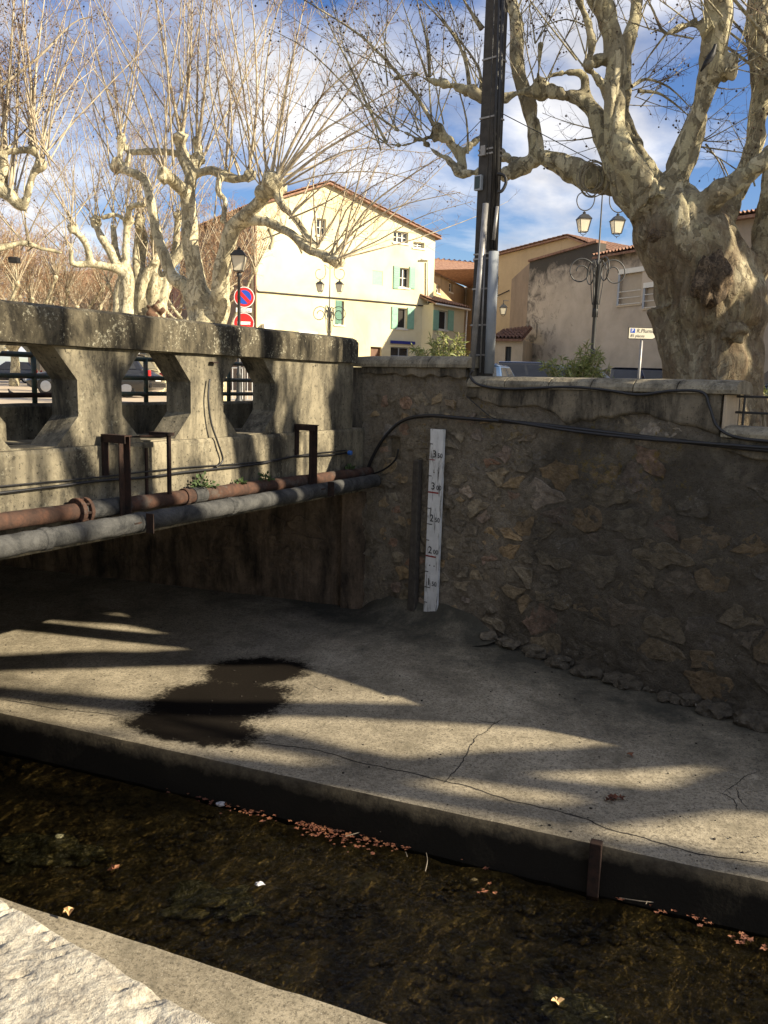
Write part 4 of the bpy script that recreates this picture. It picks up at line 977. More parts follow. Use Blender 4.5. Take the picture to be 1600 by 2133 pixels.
# ------------------------------------------------------------------ buildings
class Facade:
    """vertical wall from pixel corner (x0 at depth d0) to (x1 at depth d1)"""
    def __init__(s, x0, d0, x1, d1):
        s.A = at(x0, 790, d0); s.A.z = ST - .3; b = at(x1, 790, d1); b.z = ST - .3
        s.u = (b - s.A).normalized(); s.L = (b - s.A).length; s.n = Vector((s.u.y, -s.u.x, 0))
        if s.n.y > 0: s.n = -s.n
    def P(s, u, z, d=0): return s.A + s.u * u + Z * (z - s.A.z) + s.n * d
    def px(s, x, y): q = onplane(x, y, s.A, np.array(s.n)); return (q - s.A).dot(s.u), q.z
    def rect(s, x0, y0, x1, y1):
        a = s.px(x0, y0); b = s.px(x1, y1); return min(a[0], b[0]), min(a[1], b[1]), max(a[0], b[0]), max(a[1], b[1])
    def slab(s, poly, holes, mat, parent, th=.35, name='wall'):
        m = MB(); holed(m, poly, [[(h[0], h[1]), (h[2], h[1]), (h[2], h[3]), (h[0], h[3])] for h in holes], lambda u, z, d: s.P(u, z, d), 0, -th); return m.put(name, mat, parent)
    def box(s, u0, z0, u1, z1, d0, d1, name, mat, parent, bevel=0):
        return MB().box(s.P(u0, z0, d0), s.u * (u1 - u0), s.n * (d1 - d0), Z * (z1 - z0)).put(name, mat, parent, bevel=bevel)
    def window(s, h, parent, frame='frame_white', panes=2, glass='window_glass', sill=True, bars=1):
        u0, z0, u1, z1 = h; w = u1 - u0; hh = z1 - z0
        win = s.box(u0, z0, u1, z1, -.24, -.22, 'window', glass, parent)
        m = MB(); t = .07
        for a, b, c, d in ((u0, z0, u1, z0 + t), (u0, z1 - t, u1, z1), (u0, z0 + t, u0 + t, z1 - t), (u1 - t, z0 + t, u1, z1 - t)): m.box(s.P(a, b, -.215), s.u * (c - a), s.n * .05, Z * (d - b))
        for k_ in range(1, panes): x = u0 + w * k_ / panes; m.box(s.P(x - t / 2, z0 + t, -.215), s.u * t, s.n * .045, Z * (hh - 2 * t))
        for k_ in range(1, bars + 1): zz = z0 + hh * k_ / (bars + 1); m.box(s.P(u0 + t, zz - .02, -.215), s.u * (w - 2 * t), s.n * .03, Z * .04)
        m.put('window_frame', frame, win)
        if sill: s.box(u0 - .08, z0 - .1, u1 + .08, z0 - .003, -.1, .07, 'sill', 'frame_white', win)
        return win
    def shutter(s, u0, z0, u1, z1, mat, parent, out=.03, slats=9):
        sh = s.box(u0, z0, u1, z1, out, out + .035, 'shutter', mat, parent)
        m = MB(); t = .06
        for k_ in range(slats): zz = z0 + t + (z1 - z0 - 2 * t) * k_ / slats; m.box(s.P(u0 + t, zz, out + .036), s.u * (u1 - u0 - 2 * t), s.n * .014, Z * ((z1 - z0) / slats * .55))
        m.put('slats', mat, sh)
def tile_roof(p00, p10, p11, p01, ncol, mat, parent, r=.09, name='roof'):
    """canal tiles: half-round rolls from eave edge p00-p10 up to ridge edge p01-p11"""
    p00, p10, p11, p01 = map(Vector, (p00, p10, p11, p01)); nrm = (p10 - p00).cross(p01 - p00).normalized()
    if nrm.z < 0: nrm = -nrm
    V, Fc = [], []; seg = ncol * 8; rows = max(3, int((p01 - p00).length / .38))
    for j in range(rows):
        for e in (0, 1):
            q = (j + e * 1.12) / rows
            for i in range(seg + 1):
                x = i / seg; p = (p00.lerp(p10, x)).lerp(p01.lerp(p11, x), min(q, 1)); ph = x * ncol * 2 * math.pi
                V.append(p + nrm * (r * (.6 + .6 * math.sin(ph)) + (.035 if e == 0 else 0) + .012 * noise.noise(Vector((x * 40, j * 3.3, 1)))))
    for j in range(rows):
        b0 = j * 2 * (seg + 1)
        for i in range(seg): Fc.append((b0 + i, b0 + i + 1, b0 + seg + 2 + i, b0 + seg + 1 + i))
    o = put(name, pydata(name, V, Fc, True), mat, parent)
    MB().hexa([p00 - nrm * .12, p10 - nrm * .12, p11 - nrm * .12, p01 - nrm * .12, p00 - nrm * .02, p10 - nrm * .02, p11 - nrm * .02, p01 - nrm * .02]).put('roof_deck', mat, o)
    return o
def back_box(f, parent, mat, zt, depth, u0=0, u1=None):      # the rest of the house behind a facade
    u1 = f.L if u1 is None else u1
    return MB().box(f.P(u0 + .01, f.A.z, -.36), f.u * (u1 - u0 - .02), -f.n * depth, Z * (zt - f.A.z)).put('rear_block', mat, parent)

# yellow house
fy = Facade(528, 52, 897, 59)
yh = thing('yellow_house', fy.P(6, ST), 'tall sunlit yellow gabled house with green shutters', 'house')
rdg = fy.px(683, 383); el = fy.px(530, 428); er = fy.px(897, 492); wz = ST - .3
H_y = dict(w1=fy.rect(831, 557, 852, 600), w2=fy.rect(828, 641, 847, 685), w3=fy.rect(699, 626, 716, 677), a1=fy.rect(660, 454, 679, 492), a2=fy.rect(820, 480, 850, 508), a3=fy.rect(861, 503, 884, 518), door=fy.rect(772, 722, 794, 765), shop=fy.rect(814, 722, 852, 760), b1=fy.rect(776, 563, 797, 595))
fy.slab([(0, wz), (fy.L, wz), (fy.L, er[1]), rdg, (0, el[1])], [v for k_, v in H_y.items()], 'yellow_render', yh)
fy.window(H_y['w1'], yh, panes=2); fy.window(H_y['a1'], yh); fy.window(H_y['a2'], yh, panes=3); fy.window(H_y['a3'], yh, panes=2)
fy.window(H_y['w2'], yh, panes=1, bars=0, glass='dark_interior'); fy.window(H_y['w3'], yh, panes=1, bars=0, glass='dark_interior')
fy.box(*H_y['b1'][:2], *H_y['b1'][2:], -.06, -.02, 'closed_shutter', 'shutter_green', yh)
fy.shutter(*fy.rect(820, 553, 831, 602), 'shutter_green', yh); fy.shutter(*fy.rect(853, 555, 864, 602), 'shutter_green', yh)
fy.shutter(*fy.rect(816, 638, 827, 685), 'shutter_green', yh, slats=3); fy.shutter(*fy.rect(849, 640, 861, 686), 'shutter_green', yh, slats=3)
fy.shutter(*fy.rect(699, 625, 711, 675), 'shutter_dark_green', yh, out=-.02, slats=12)
fy.box(*H_y['door'][:2], *H_y['door'][2:], -.25, -.2, 'door', 'door_brown', yh); fy.window(H_y['shop'], yh, frame='frame_greyblue', panes=2, bars=1, sill=False)
r_ = fy.rect(813, 709, 863, 718); fy.box(*r_[:2], *r_[2:], .01, .12, 'shop_fascia', 'navy_blue', yh)
# side wall (in shade), eaves, roof
sideL = 13.0; bk = -fy.n
m = MB(); m.box(fy.P(.0, wz, -.352), bk * sideL, fy.u * .3, Z * (el[1] - wz)); m.put('side_wall', 'brown_render', yh)
m = MB(); m.box(fy.P(fy.L - .3, wz, -.352), bk * sideL, fy.u * .3, Z * (er[1] - wz)); m.put('side_wall', 'yellow_render', yh)
for (a_, b_) in ((el, rdg), (er, rdg)):
    e0 = 0 - .35 if a_ is el else fy.L + .35; slope = (rdg[1] - a_[1]) / abs(rdg[0] - (0 if a_ is el else fy.L)); zE = a_[1] - .35 * slope
    tile_roof(fy.P(e0, zE + .05, .3), fy.P(e0, zE + .05, -13), fy.P(rdg[0], rdg[1] + .08, -13), fy.P(rdg[0], rdg[1] + .08, .3), 44, 'roof_tile', yh)
# cable band, gutter pipes, stains are in the render; shop sign box
MB().tube(spline([fy.P(*fy.px(x, y), .06) for x, y in ((532, 590), (536, 606), (560, 609), (640, 616), (760, 626), (880, 637), (893, 640))], 4), .045, 6).put('facade_cable', 'dark_iron', yh, smooth=True)
MB().tube([fy.P(*fy.px(889, 545), .15), fy.P(*fy.px(889, 632), .15)], .06, 8).put('downpipe', 'frame_white', yh, smooth=True)
MB().tube([fy.P(*fy.px(874, 541), .15), fy.P(*fy.px(893, 541), .15)], .06, 8).put('gutter', 'frame_white', yh, smooth=True)
MB().tube([fy.P(.05, wz + 1, .1), fy.P(.05, el[1] - .2, .1)], .09, 8).put('downpipe', 'door_brown', yh, smooth=True)
sg = fy.rect(618, 690, 656, 712); sb = thing('shop_sign', fy.P(sg[0], sg[1], .2), 'white shop sign with blue and green squares on the yellow house', 'shop sign')
fy.box(sg[0], sg[1], sg[2], sg[3], .02, .32, 'sign_box', 'white_paint', sb)
for x0, x1, mt in ((628, 640, 'navy_blue'), (643, 654, 'teal_green')):
    r_ = fy.rect(x0, 695, x1, 711); fy.box(*r_[:2], *r_[2:], .322, .33, 'square_mark', mt, sb); cx_, cz_ = (r_[0] + r_[2]) / 2, (r_[1] + r_[3]) / 2
    MB().tube([fy.P(cx_ + .13 * math.cos(t_), cz_ + .13 * math.sin(t_), .335) for t_ in [i * .35 - .3 for i in range(15)]], .025, 6).put('ring_mark', 'white_paint', sb)
r_ = fy.rect(545, 675, 566, 704); fy.box(*r_[:2], *r_[2:], .01, .4, 'wall_unit', 'white_paint', yh)
# annex on its right
fa_ = Facade(898, 58.0, 962, 61.5)
an = thing('annex_house', fa_.P(1.5, ST), 'low yellow annex with tiled lean-to roof beside the yellow house', 'house')
zt = fa_.px(920, 634)[1]; hw_ = fa_.rect(913, 645, 932, 688)
fa_.slab([(0, wz), (fa_.L, wz), (fa_.L, zt), (0, zt)], [hw_], 'yellow_render', an)
fa_.window(hw_, an, panes=1, bars=0, glass='dark_interior'); fa_.shutter(*fa_.rect(902, 645, 912, 689), 'shutter_green', an, slats=3); fa_.shutter(*fa_.rect(933, 646, 943, 690), 'shutter_green', an, slats=3)
back_box(fa_, an, 'yellow_render', zt - .1, 4)
tile_roof(fa_.P(-.2, zt + .02, .3), fa_.P(fa_.L + .25, zt + .02, .3), fa_.P(fa_.L - .9, zt + 1.05, -3.2), fa_.P(-.2, zt + 1.35, -3.2), 14, 'roof_tile', an)
MB().tube([fa_.P(-.2, zt - .08, .32), fa_.P(fa_.L + .25, zt - .08, .32)], .06, 8).put('gutter', 'frame_white', an, smooth=True)
MB().tube([fa_.P(fa_.L - .05, zt - .1, .25), fa_.P(fa_.L - .05, wz, .1)], .05, 8).put('downpipe', 'frame_white', an, smooth=True)
# orange house behind the annex
fo = Facade(880, 68, 962, 80)
oh = thing('tan_house', fo.P(4, ST), 'tan house with low tiled roof behind the annex', 'house')
zt = fo.px(930, 580)[1]
ho = [fo.rect(909, 590, 916, 612), fo.rect(936, 587, 943, 610)]
fo.slab([(0, wz), (fo.L, wz), (fo.L, zt), (0, zt)], ho, 'orange_render', oh)
for h_ in ho: fo.window(h_, oh, panes=1)
fo2 = Facade(962, 80, 1070, 72); zt2 = zt
fo2.slab([(0, wz), (fo2.L, wz), (fo2.L, zt2), (0, zt2)], [], 'ochre_render', oh, name='gable_wall')
MB().tube([fo.P(fo.L - .3, zt - .1, .15), fo.P(fo.L - .3, wz, .15)], .09, 8).put('downpipe', 'beige_render', oh, smooth=True)
tile_roof(fo.P(-.3, zt, .5), fo.P(fo.L + .5, zt, .5), fo2.P(6.5, zt + 1.3, -2), fo.P(-.3, zt + 1.3, -5), 30, 'old_roof_tile', oh)
# ochre gabled house
fc = Facade(985, 60, 1300, 50)
oc = thing('ochre_house', fc.P(4, ST), 'ochre rendered house with sloping tiled verge behind the utility pole', 'house')
pk = fc.px(1186, 493); lf = fc.px(985, 543); rt = fc.px(1300, 545)
hc = [fc.rect(1031, 573, 1037, 615)]
fc.slab([(0, wz), (fc.L, wz), (fc.L, rt[1]), pk, (0, lf[1])], hc, 'ochre_render', oc); fc.window(hc[0], oc, panes=1)
tile_roof(fc.P(-.2, lf[1] + .02, .25), fc.P(-.2, lf[1] + .02, -9), fc.P(pk[0], pk[1] + .05, -9), fc.P(pk[0], pk[1] + .05, .25), 30, 'roof_tile', oc)
tile_roof(fc.P(fc.L + .2, rt[1], .25), fc.P(fc.L + .2, rt[1], -9), fc.P(pk[0], pk[1] + .05, -9), fc.P(pk[0], pk[1] + .05, .25), 30, 'roof_tile', oc)
back_box(fc, oc, 'ochre_render', min(lf[1], rt[1]) - .3, 9)
MB().tube([fc.P(*fc.px(1000, 632), .06), fc.P(*fc.px(1040, 615), .06), fc.P(*fc.px(1062, 605), .06)], .03, 6).put('facade_cable', 'dark_iron', oc, smooth=True)
# grey party wall house
fg = Facade(1090, 46, 1420, 36)
gh = thing('grey_house', fg.P(5, ST), 'grey house with mould-blackened blind wall behind the black lamp post', 'house')
tp = [(fg.px(x, y)) for x, y in ((1096, 548), (1160, 527), (1246, 506), (1250, 541), (1420, 530))]
hg = [fg.rect(1293, 572, 1334, 632), fg.rect(1345, 600, 1372, 640)]
fg.slab([(0, wz), (fg.L, wz), (fg.L, tp[3][1] + .1), (tp[2][0] + .03, tp[3][1] + .1), (tp[2][0], tp[2][1]), tp[1], (.05, tp[0][1])], hg, 'mould_render', gh, .5)
for h_ in hg:
    fg.box(h_[0], h_[1], h_[2], h_[3], -.14, -.12, 'roller_shutter', 'roller_beige', gh); fg.box(h_[0] - .12, h_[1] - .02, h_[0], h_[3] + .1, -.02, .03, 'window_jamb', 'frame_greyblue', gh)
    fg.box(h_[0] - .1, h_[3], h_[2] + .15, h_[3] + .22, -.02, .06, 'lintel_box', 'frame_white', gh)
    for k_ in range(3): zz = h_[1] + .03 + k_ * .28; MB().tube([fg.P(h_[0], zz, .03), fg.P(h_[2], zz, .03)], .016, 6).put('guard_rail', 'frame_white', gh)
    fg.box(h_[0] - .1, h_[1] - .08, h_[2] + .1, h_[1] - .004, -.1, .05, 'sill', 'beige_render', gh)
back_box(fg, gh, 'mould_render', tp[3][1] - .3, 8, 0, fg.L)
MB().hexa([fg.P(.05, tp[0][1] + .01, .12), fg.P(tp[2][0], tp[2][1] + .01, .12), fg.P(tp[2][0], tp[2][1] + .01, -.5), fg.P(.05, tp[0][1] + .01, -.5), fg.P(.05, tp[0][1] + .12, .12), fg.P(tp[2][0], tp[2][1] + .12, .12), fg.P(tp[2][0], tp[2][1] + .12, -.5), fg.P(.05, tp[0][1] + .12, -.5)]).put('wall_cap', 'old_roof_tile', gh)
tile_roof(fg.P(tp[2][0] + .1, tp[3][1] + .12, .4), fg.P(fg.L, tp[3][1] + .12, .4), fg.P(fg.L, tp[3][1] + 1.1, -3.5), fg.P(tp[2][0] + .1, tp[3][1] + 1.1, -3.5), 26, 'roof_tile', gh)
fs_ = Facade(1056, 49, 1092, 46.2); fs_.slab([(0, wz), (fs_.L, wz), (fs_.L, fs_.px(1090, 552)[1]), (0, fs_.px(1057, 585)[1])], [], 'brown_render', gh, .3, 'side_wall')
# low shed with dark tiled roof
fh = Facade(1028, 43.5, 1086, 43.0)
sh = thing('tiled_shed', fh.P(.5, ST), 'low shed with dark tiled roof right of the utility pole', 'shed')
zt = fh.px(1060, 706)[1]; hh_ = fh.rect(1053, 722, 1064, 754)
fh.slab([(0, wz), (fh.L, wz), (fh.L, zt), (0, zt)], [hh_], 'beige_render', sh); fh.window(hh_, sh, frame='dark_iron', panes=2, bars=0)
tile_roof(fh.P(-.1, zt, .25), fh.P(fh.L, zt, .25), fh.P(fh.L, zt + .75, -2.2), fh.P(-.1, zt + .55, -2.2), 8, 'old_roof_tile', sh)
back_box(fh, sh, 'beige_render', zt - .05, 2.2)
# tall house at the right edge
ft_ = Facade(1420, 31, 1720, 27)
th = thing('corner_house', ft_.P(3, ST), 'tall shaded grey-brown house seen behind the big tree at the right edge', 'house')
tz = [ft_.px(1420, 452)[1], ft_.px(1600, 432)[1]]
ft_.slab([(0, wz), (ft_.L, wz), (ft_.L, tz[1] - .2), (0, tz[1] - .2)], [], 'greige_render', th); back_box(ft_, th, 'greige_render', tz[1] - .4, 6)
tile_roof(ft_.P(-.2, tz[1] - .2, .4), ft_.P(ft_.L, tz[1] - .2, .4), ft_.P(ft_.L, tz[1] + .1, -4), ft_.P(-.2, tz[1] + .1, -4), 36, 'roof_tile', th)
# pink houses left behind the plane trees, tile-roofed house further left
fp = Facade(330, 66, 400, 62)
pk_ = thing('pink_house', fp.P(2, ST), 'pink and grey house glimpsed between plane trunks left of the traffic signs', 'house')
zt = fp.px(365, 590)[1]; hp = [fp.rect(352, 610, 360, 640), fp.rect(375, 605, 386, 640)]
fp.slab([(0, wz), (fp.L, wz), (fp.L, zt), (0, zt)], hp, 'pink_render', pk_)
for h_ in hp: fp.window(h_, pk_, panes=1)
back_box(fp, pk_, 'pink_render', zt - .2, 6); tile_roof(fp.P(-.3, zt, .4), fp.P(fp.L + .3, zt, .4), fp.P(fp.L + .3, zt + 1.2, -4), fp.P(-.3, zt + 1.2, -4), 20, 'roof_tile', pk_)
ff = Facade(60, 88, 262, 80)
rh = thing('far_house', ff.P(4, ST), 'distant house with pale tiled roof hidden behind the bare trees', 'house')
zt = ff.px(220, 592)[1]; ff.slab([(0, wz), (ff.L, wz), (ff.L, zt), (0, zt)], [], 'beige_render', rh); back_box(ff, rh, 'beige_render', zt - .2, 8)
tile_roof(ff.P(-.3, zt, .4), ff.P(ff.L + .3, zt, .4), ff.P(ff.L + .3, zt + 2.2, -5), ff.P(-.3, zt + 2.2, -5), 40, 'roof_tile', rh)

# ------------------------------------------------------------------ parked cars
def make_car(loc, rz, paint, lab, L=4.1, Wd_=1.74, H=1.47, van=False):
    o = thing('parked_car', loc, lab, 'van' if van else 'car', 'cars parked along the street'); o.rotation_euler = (0, 0, rz)
    h = Wd_ / 2; hl = L / 2; belt = .92 if not van else 1.05
    st = [(-hl, .80, .42, belt - .22), (-hl + .06, .93, .28, belt - .06), (-hl + .35, 1, .2, belt + .03), (-hl + 1.0, 1, .18, belt + .03), (0, 1, .18, belt), (hl - 1.35, 1, .18, belt - .02), (hl - .9, .99, .19, belt - .1), (hl - .35, .95, .22, belt - .2), (hl - .08, .86, .3, belt - .32), (hl, .72, .4, belt - .42)]
    V, Fc = [], []; n = 12
    for x, wf, zb, zt in st:
        w = h * wf; r = .07
        V += [Vector(p) for p in ((x, -w + r, zb), (x, -w + .01, zb + .12), (x, -w, zb + .3 * (zt - zb) + .05), (x, -w, zb + .62 * (zt - zb)), (x, -w + .025, zt - .07), (x, -w + .10, zt), (x, w - .10, zt), (x, w - .025, zt - .07), (x, w, zb + .62 * (zt - zb)), (x, w, zb + .3 * (zt - zb) + .05), (x, w - .01, zb + .12), (x, w - r, zb))]
    for i in range(len(st) - 1):
        for j in range(n): a, b = i * n + j, i * n + (j + 1) % n; Fc.append((a, b, b + n, a + n))
    Fc += [tuple(range(n - 1, -1, -1)), tuple(range((len(st) - 1) * n, len(st) * n))]
    m = MB(); m.add(V, Fc); m.sub('body', paint, o, smooth=True)
    # greenhouse: x, half width at belt, half width at roof, roof height
    xr = -hl + (.12 if van else .22); xrt = -hl + (.2 if van else .62); xft = (hl - 1.95) if not van else hl - 1.5; xf = (hl - 1.2) if not van else hl - .95
    bw, rw = h - .09, h - .24 if not van else h - .14
    zb = belt - .01; P = lambda x, s, z: Vector((x, s, z))
    low = [P(xr, -bw, zb), P(xf, -bw, zb - .02), P(xf, bw, zb - .02), P(xr, bw, zb)]; hi = [P(xrt, -rw, H - .05), P(xft, -rw, H - .03), P(xft, rw, H - .03), P(xrt, rw, H - .05)]
    m = MB(); m.hexa(low + hi); m.sub('cabin', paint, o, bevel=.05, smooth=True)
    rf = [P(xrt - .02, -rw + .03, H - .045), P(xft + .02, -rw + .03, H - .03), P(xft + .02, rw - .03, H - .03), P(xrt - .02, rw - .03, H - .045)]
    MB().hexa(rf + [v + Vector((0, -.12 * (1 if v.y > 0 else -1), .04)) for v in rf]).sub('roof', paint, o, bevel=.02, smooth=True)
    def pane(nm, a, b, c, d, k0, k1, q0, q1, off):
        f = lambda u, v: (a.lerp(b, u)).lerp(d.lerp(c, u), v); nn = (b - a).cross(d - a).normalized() * off
        vs_ = [f(k0, q0) + nn, f(k1, q0) + nn, f(k1, q1) + nn, f(k0, q1) + nn]; MB().add(vs_ + [v - nn * .5 for v in vs_], [(0, 1, 2, 3), (7, 6, 5, 4), (0, 4, 5, 1), (1, 5, 6, 2), (2, 6, 7, 3), (3, 7, 4, 0)]).sub(nm, 'window_glass', o)
    pane('windscreen', low[1], low[2], hi[2], hi[1], .06, .94, .08, .92, .012); pane('rear_window', low[3], low[0], hi[0], hi[3], .1, .9, .14, .9, .012)
    for a, b, c, d in ((low[0], low[1], hi[1], hi[0]), (low[2], low[3], hi[3], hi[2])):
        rev = a is low[2]
        for k0, k1 in (((.07, .46), (.5, .9)) if not rev else ((.1, .5), (.54, .93))):
            if van and ((k0 < .3) != rev): continue
            pane('side_window', a, b, c, d, k0, k1, .1, .88, .012)
    for x in (-hl + .78, hl - .82):
        for s in (-1, 1):
            w = MB(); w.lathe((x, s * (h - .19), .31), [(0, .25), (.02, .305), (.16, .31), (.18, .28)] if s > 0 else [(-.18, .28), (-.16, .31), (-.02, .305), (0, .25)], 20, (0, 1, 0)); wo_ = w.sub('wheel', 'tyre', o, smooth=False)
            r = MB(); y0 = s * (h - .19) + s * .182; r.lathe((x, y0, .31), [(-.02, .19), (.004, .19), (.008, .12)], 14, (0, 1, 0)); r.sub('rim', 'rim', wo_)
    for s in (-1, 1):
        MB().cbox((hl - .08, s * (h - .33), belt - .38), .14, .34, .14).sub('headlight', 'head_lens', o, bevel=.03); MB().cbox((-hl + .05, s * (h - .17), belt - .14), .1, .18, .3).sub('tail_light', 'tail_lens', o, bevel=.03)
    MB().cbox((-hl - .0, 0, .62), .03, .5, .11).sub('number_plate', 'white_paint', o); MB().cbox((-hl, 0, .42), .08, Wd_ - .3, .18).sub('bumper', 'car_black' if not van else paint, o, bevel=.03)
    for s in (-1, 1): MB().cbox((xf - .25, s * (h + .06), belt + .06), .12, .16, .12).sub('door_mirror', paint, o, bevel=.03)
    return o
def car_at(x, d, deg, paint, lab, **kw): p = at(x, 790, d); p.z = ST + .006; return make_car(p, math.radians(deg), paint, lab, **kw)
car_at(1347, 37, 82, 'car_dark', 'dark hatchback seen from behind beside the arrow sign post', H=1.6)
car_at(1130, 33.0, -8, 'car_black', 'long black car roof above the coping, right of the utility pole', L=4.6, H=1.64)
car_at(1048, 40, 15, 'car_dark', 'dark car partly hidden by the grey conduit of the utility pole', H=1.72)
car_at(1022, 29.5, 70, 'car_blue', 'blue-grey car low behind the foot of the utility pole', H=1.40)
car_at(1225, 35.5, 8, 'car_silver', 'silver car behind the oleander by the black lamp post', L=4.3, H=1.60)
car_at(1290, 36.5, 86, 'car_black', 'black car between the oleander and the dark hatchback', H=1.58)
car_at(318, 36.5, 205, 'car_white', 'white van seen through the middle opening of the bridge parapet', van=True, H=1.9, L=4.6)
car_at(255, 33.5, 262, 'car_silver', 'silver car half hidden by the second pier of the parapet')
car_at(200, 29.5, 175, 'car_black', 'black car behind the left opening of the bridge parapet', L=4.4)
car_at(20, 60, 190, 'car_dark', 'dark distant car beyond the sunlit square at the left edge')
car_at(1640, 24, 178, 'car_dark', 'dark car behind the railing at the right edge', L=4.2)
# crowd barrier glimpsed through the third opening
bb = at(505, 800, 26); bb.z = ST
cb_ = thing('street_barrier', bb, 'grey metal street barrier seen through the opening nearest the wall', 'barrier')
for k_ in range(9): MB().tube([bb + Vector((-.6 + .15 * k_, 0, .1)), bb + Vector((-.6 + .15 * k_, 0, 1.05))], .014, 6).put('bar', 'barrier_grey', cb_)
for z_ in (.1, 1.05): MB().tube([bb + Vector((-.65, 0, z_)), bb + Vector((.65, 0, z_))], .02, 6).put('barrier_rail', 'barrier_grey', cb_)
for s in (-.6, .6): MB().tube([bb + Vector((s, -.25, .02)), bb + Vector((s, 0, .1)), bb + Vector((s, .25, .02))], .02, 6).put('foot', 'barrier_grey', cb_)
# railing on the low wall at the right
rl = thing('iron_railing', W(6, -.25, 4.31), 'thin black iron railing on the low wall at the right edge', 'railing')
for z_ in (4.64, 4.46): MB().tube([W(5.66, -.2, z_), W(9, -.2, z_)], .014, 6).put('rail', 'dark_iron', rl)
for t in (5.75, 6.6, 7.5, 8.6): MB().tube([W(t, -.2, 4.2), W(t, -.2, 4.66)], .014, 6).put('post', 'dark_iron', rl)
# ------------------------------------------------------------------ oleanders
def oleander(c, w, h, lab, seed, n_stem=26):
    r = random.Random(seed); o = thing('oleander_bush', c, lab, 'bush', 'oleanders behind the stone wall'); st_ = MB(); V, Fc = [], []
    for i in range(n_stem):
        a = r.uniform(0, 6.28); sp_ = r.uniform(.2, 1) * w; top = Vector(c) + Vector((math.cos(a) * sp_, math.sin(a) * sp_ * .5, h * r.uniform(.6, 1.0) * (1 - .22 * sp_ / w))); mid = Vector(c).lerp(top, .5) + Vector((0, 0, .1))
        pts = spline([Vector(c) + Vector((math.cos(a) * .12, math.sin(a) * .1, 0)), mid, top], 4); st_.tube(pts, [.012 - .008 * k_ / (len(pts) - 1) for k_ in range(len(pts))], 5)
        for k_ in range(38):
            q = r.uniform(.35, 1) ** .6; j = min(int(q * (len(pts) - 1)), len(pts) - 2); p = pts[j].lerp(pts[j + 1], q * (len(pts) - 1) - j)
            d = Vector((r.gauss(0, .8), r.gauss(0, .8), r.gauss(.45, .5))).normalized(); s_ = (Matrix.Rotation(r.uniform(0, 6.3), 3, d) @ d.orthogonal().normalized()); ln = r.uniform(.09, .17); nrm = d.cross(s_)
            n0 = len(V); V += [p, p + d * ln * .45 + s_ * ln * .075 + nrm * .006, p + d * ln - Z * ln * .15, p + d * ln * .45 - s_ * ln * .075 + nrm * .006]; Fc.append((n0, n0 + 1, n0 + 2, n0 + 3))
    st_.put('stems', 'oleander_stem', o, smooth=True, kind='stuff'); put('foliage', pydata('foliage', V, Fc), 'oleander_leaf', o, kind='stuff')
p = at(925, 775, 14.2); p.z = ST; oleander(p, .62, (at(925, 672, 14.2).z - ST), 'shaded oleander left of the utility pole above the higher coping', 1, 60)
p = at(1205, 800, 12.6); p.z = ST; oleander(p, .62, at(1205, 700, 12.6).z - ST, 'pale green oleander in front of the black lamp post', 2, 46)
p = at(1640, 820, 13.5); p.z = ST; oleander(p, .6, at(1600, 770, 13.5).z - ST + .1, 'oleander right of the big trunk at the right edge', 3, 24)
# hanging lamp box on its wire at left
hb = at(30, 542, 16.5); hl_ = thing('hanging_lamp', hb, 'small dark box lamp hung from a wire at the left edge', 'lamp')
MB().cbox(hb, .19, .14, .11).put('lamp_body', 'dark_iron', hl_, bevel=.02); MB().tube([hb + Z * .06, hb + Z * .42], .006, 5).put('drop_wire', 'black_cable', hl_)
# ------------------------------------------------------------------ birds
def bird(c, d, s, lab):
    c, d = Vector(c), Vector(d).normalized(); o = thing('pigeon', c, lab, 'bird', 'pigeons')
    m = MB(); pts = [c - d * s * .9 - Z * s * .12, c - d * s * .45, c, c + d * s * .32 + Z * s * .1, c + d * s * .48 + Z * s * .32, c + d * s * .56 + Z * s * .46, c + d * s * .66 + Z * s * .44]
    m.tube(pts, [s * .06, s * .17, s * .27, s * .22, s * .13, s * .13, s * .04], 10); m.put('body', 'bird_black', o, smooth=True)
    sd_ = d.cross(Z)
    MB().tube([c + d * s * .64 + Z * s * .44, c + d * s * .78 + Z * s * .4], [s * .03, s * .008], 6).put('beak', 'dark_iron', o)
    for q in (-1, 1): MB().tube([c + sd_ * (q * .09 * s), c + sd_ * (q * .09 * s) - Z * s * .38], s * .025, 5).put('leg', 'wound_brown', o)
    for q in (-1, 1): MB().blob(c + sd_ * (q * .2 * s) - d * s * .12, s * .3, q, .1, 2, (.9 * abs(d.x) + .3, .9 * abs(d.y) + .3, .5)).put('wing', 'bird_black', o, smooth=True)
bp_ = at(24, 808, 27); bird((bp_.x, bp_.y, ST + .09), (-1, .2, .3), .2, 'dark pigeon on the sunlit paving seen through the left opening')
# ------------------------------------------------------------------ litter and leaves by the water
def leaf_shape(mb, c, ang, size, r, curl=.3):
    pts = []; n = 10
    for i in range(n):
        a = 2 * math.pi * i / n; rad = size * (1 if i % 2 == 0 else .62) * (1.0 if i else 1.35) * r.uniform(.65, 1.15); pts.append(Vector((math.cos(a + ang) * rad, math.sin(a + ang) * rad * .85, curl * size * r.uniform(-.5, 1))))
    c = Vector(c); mb.add([c] + [c + p for p in pts], [(0, i + 1, (i + 1) % n + 1) for i in range(n)])
r = random.Random(5); m = MB()
clusters = [(700, 1732, 95, 30, 150), (800, 1752, 70, 18, 60), (880, 1765, 50, 12, 16), (520, 1688, 90, 16, 60), (640, 1722, 40, 8, 14), (1150, 1832, 30, 5, 8), (1440, 1902, 80, 22, 50), (1300, 1868, 60, 10, 12), (1010, 1800, 60, 16, 10), (1015, 1858, 20, 12, 5), (420, 1660, 60, 10, 12), (1560, 1960, 40, 14, 12), (110, 1578, 60, 5, 7)]
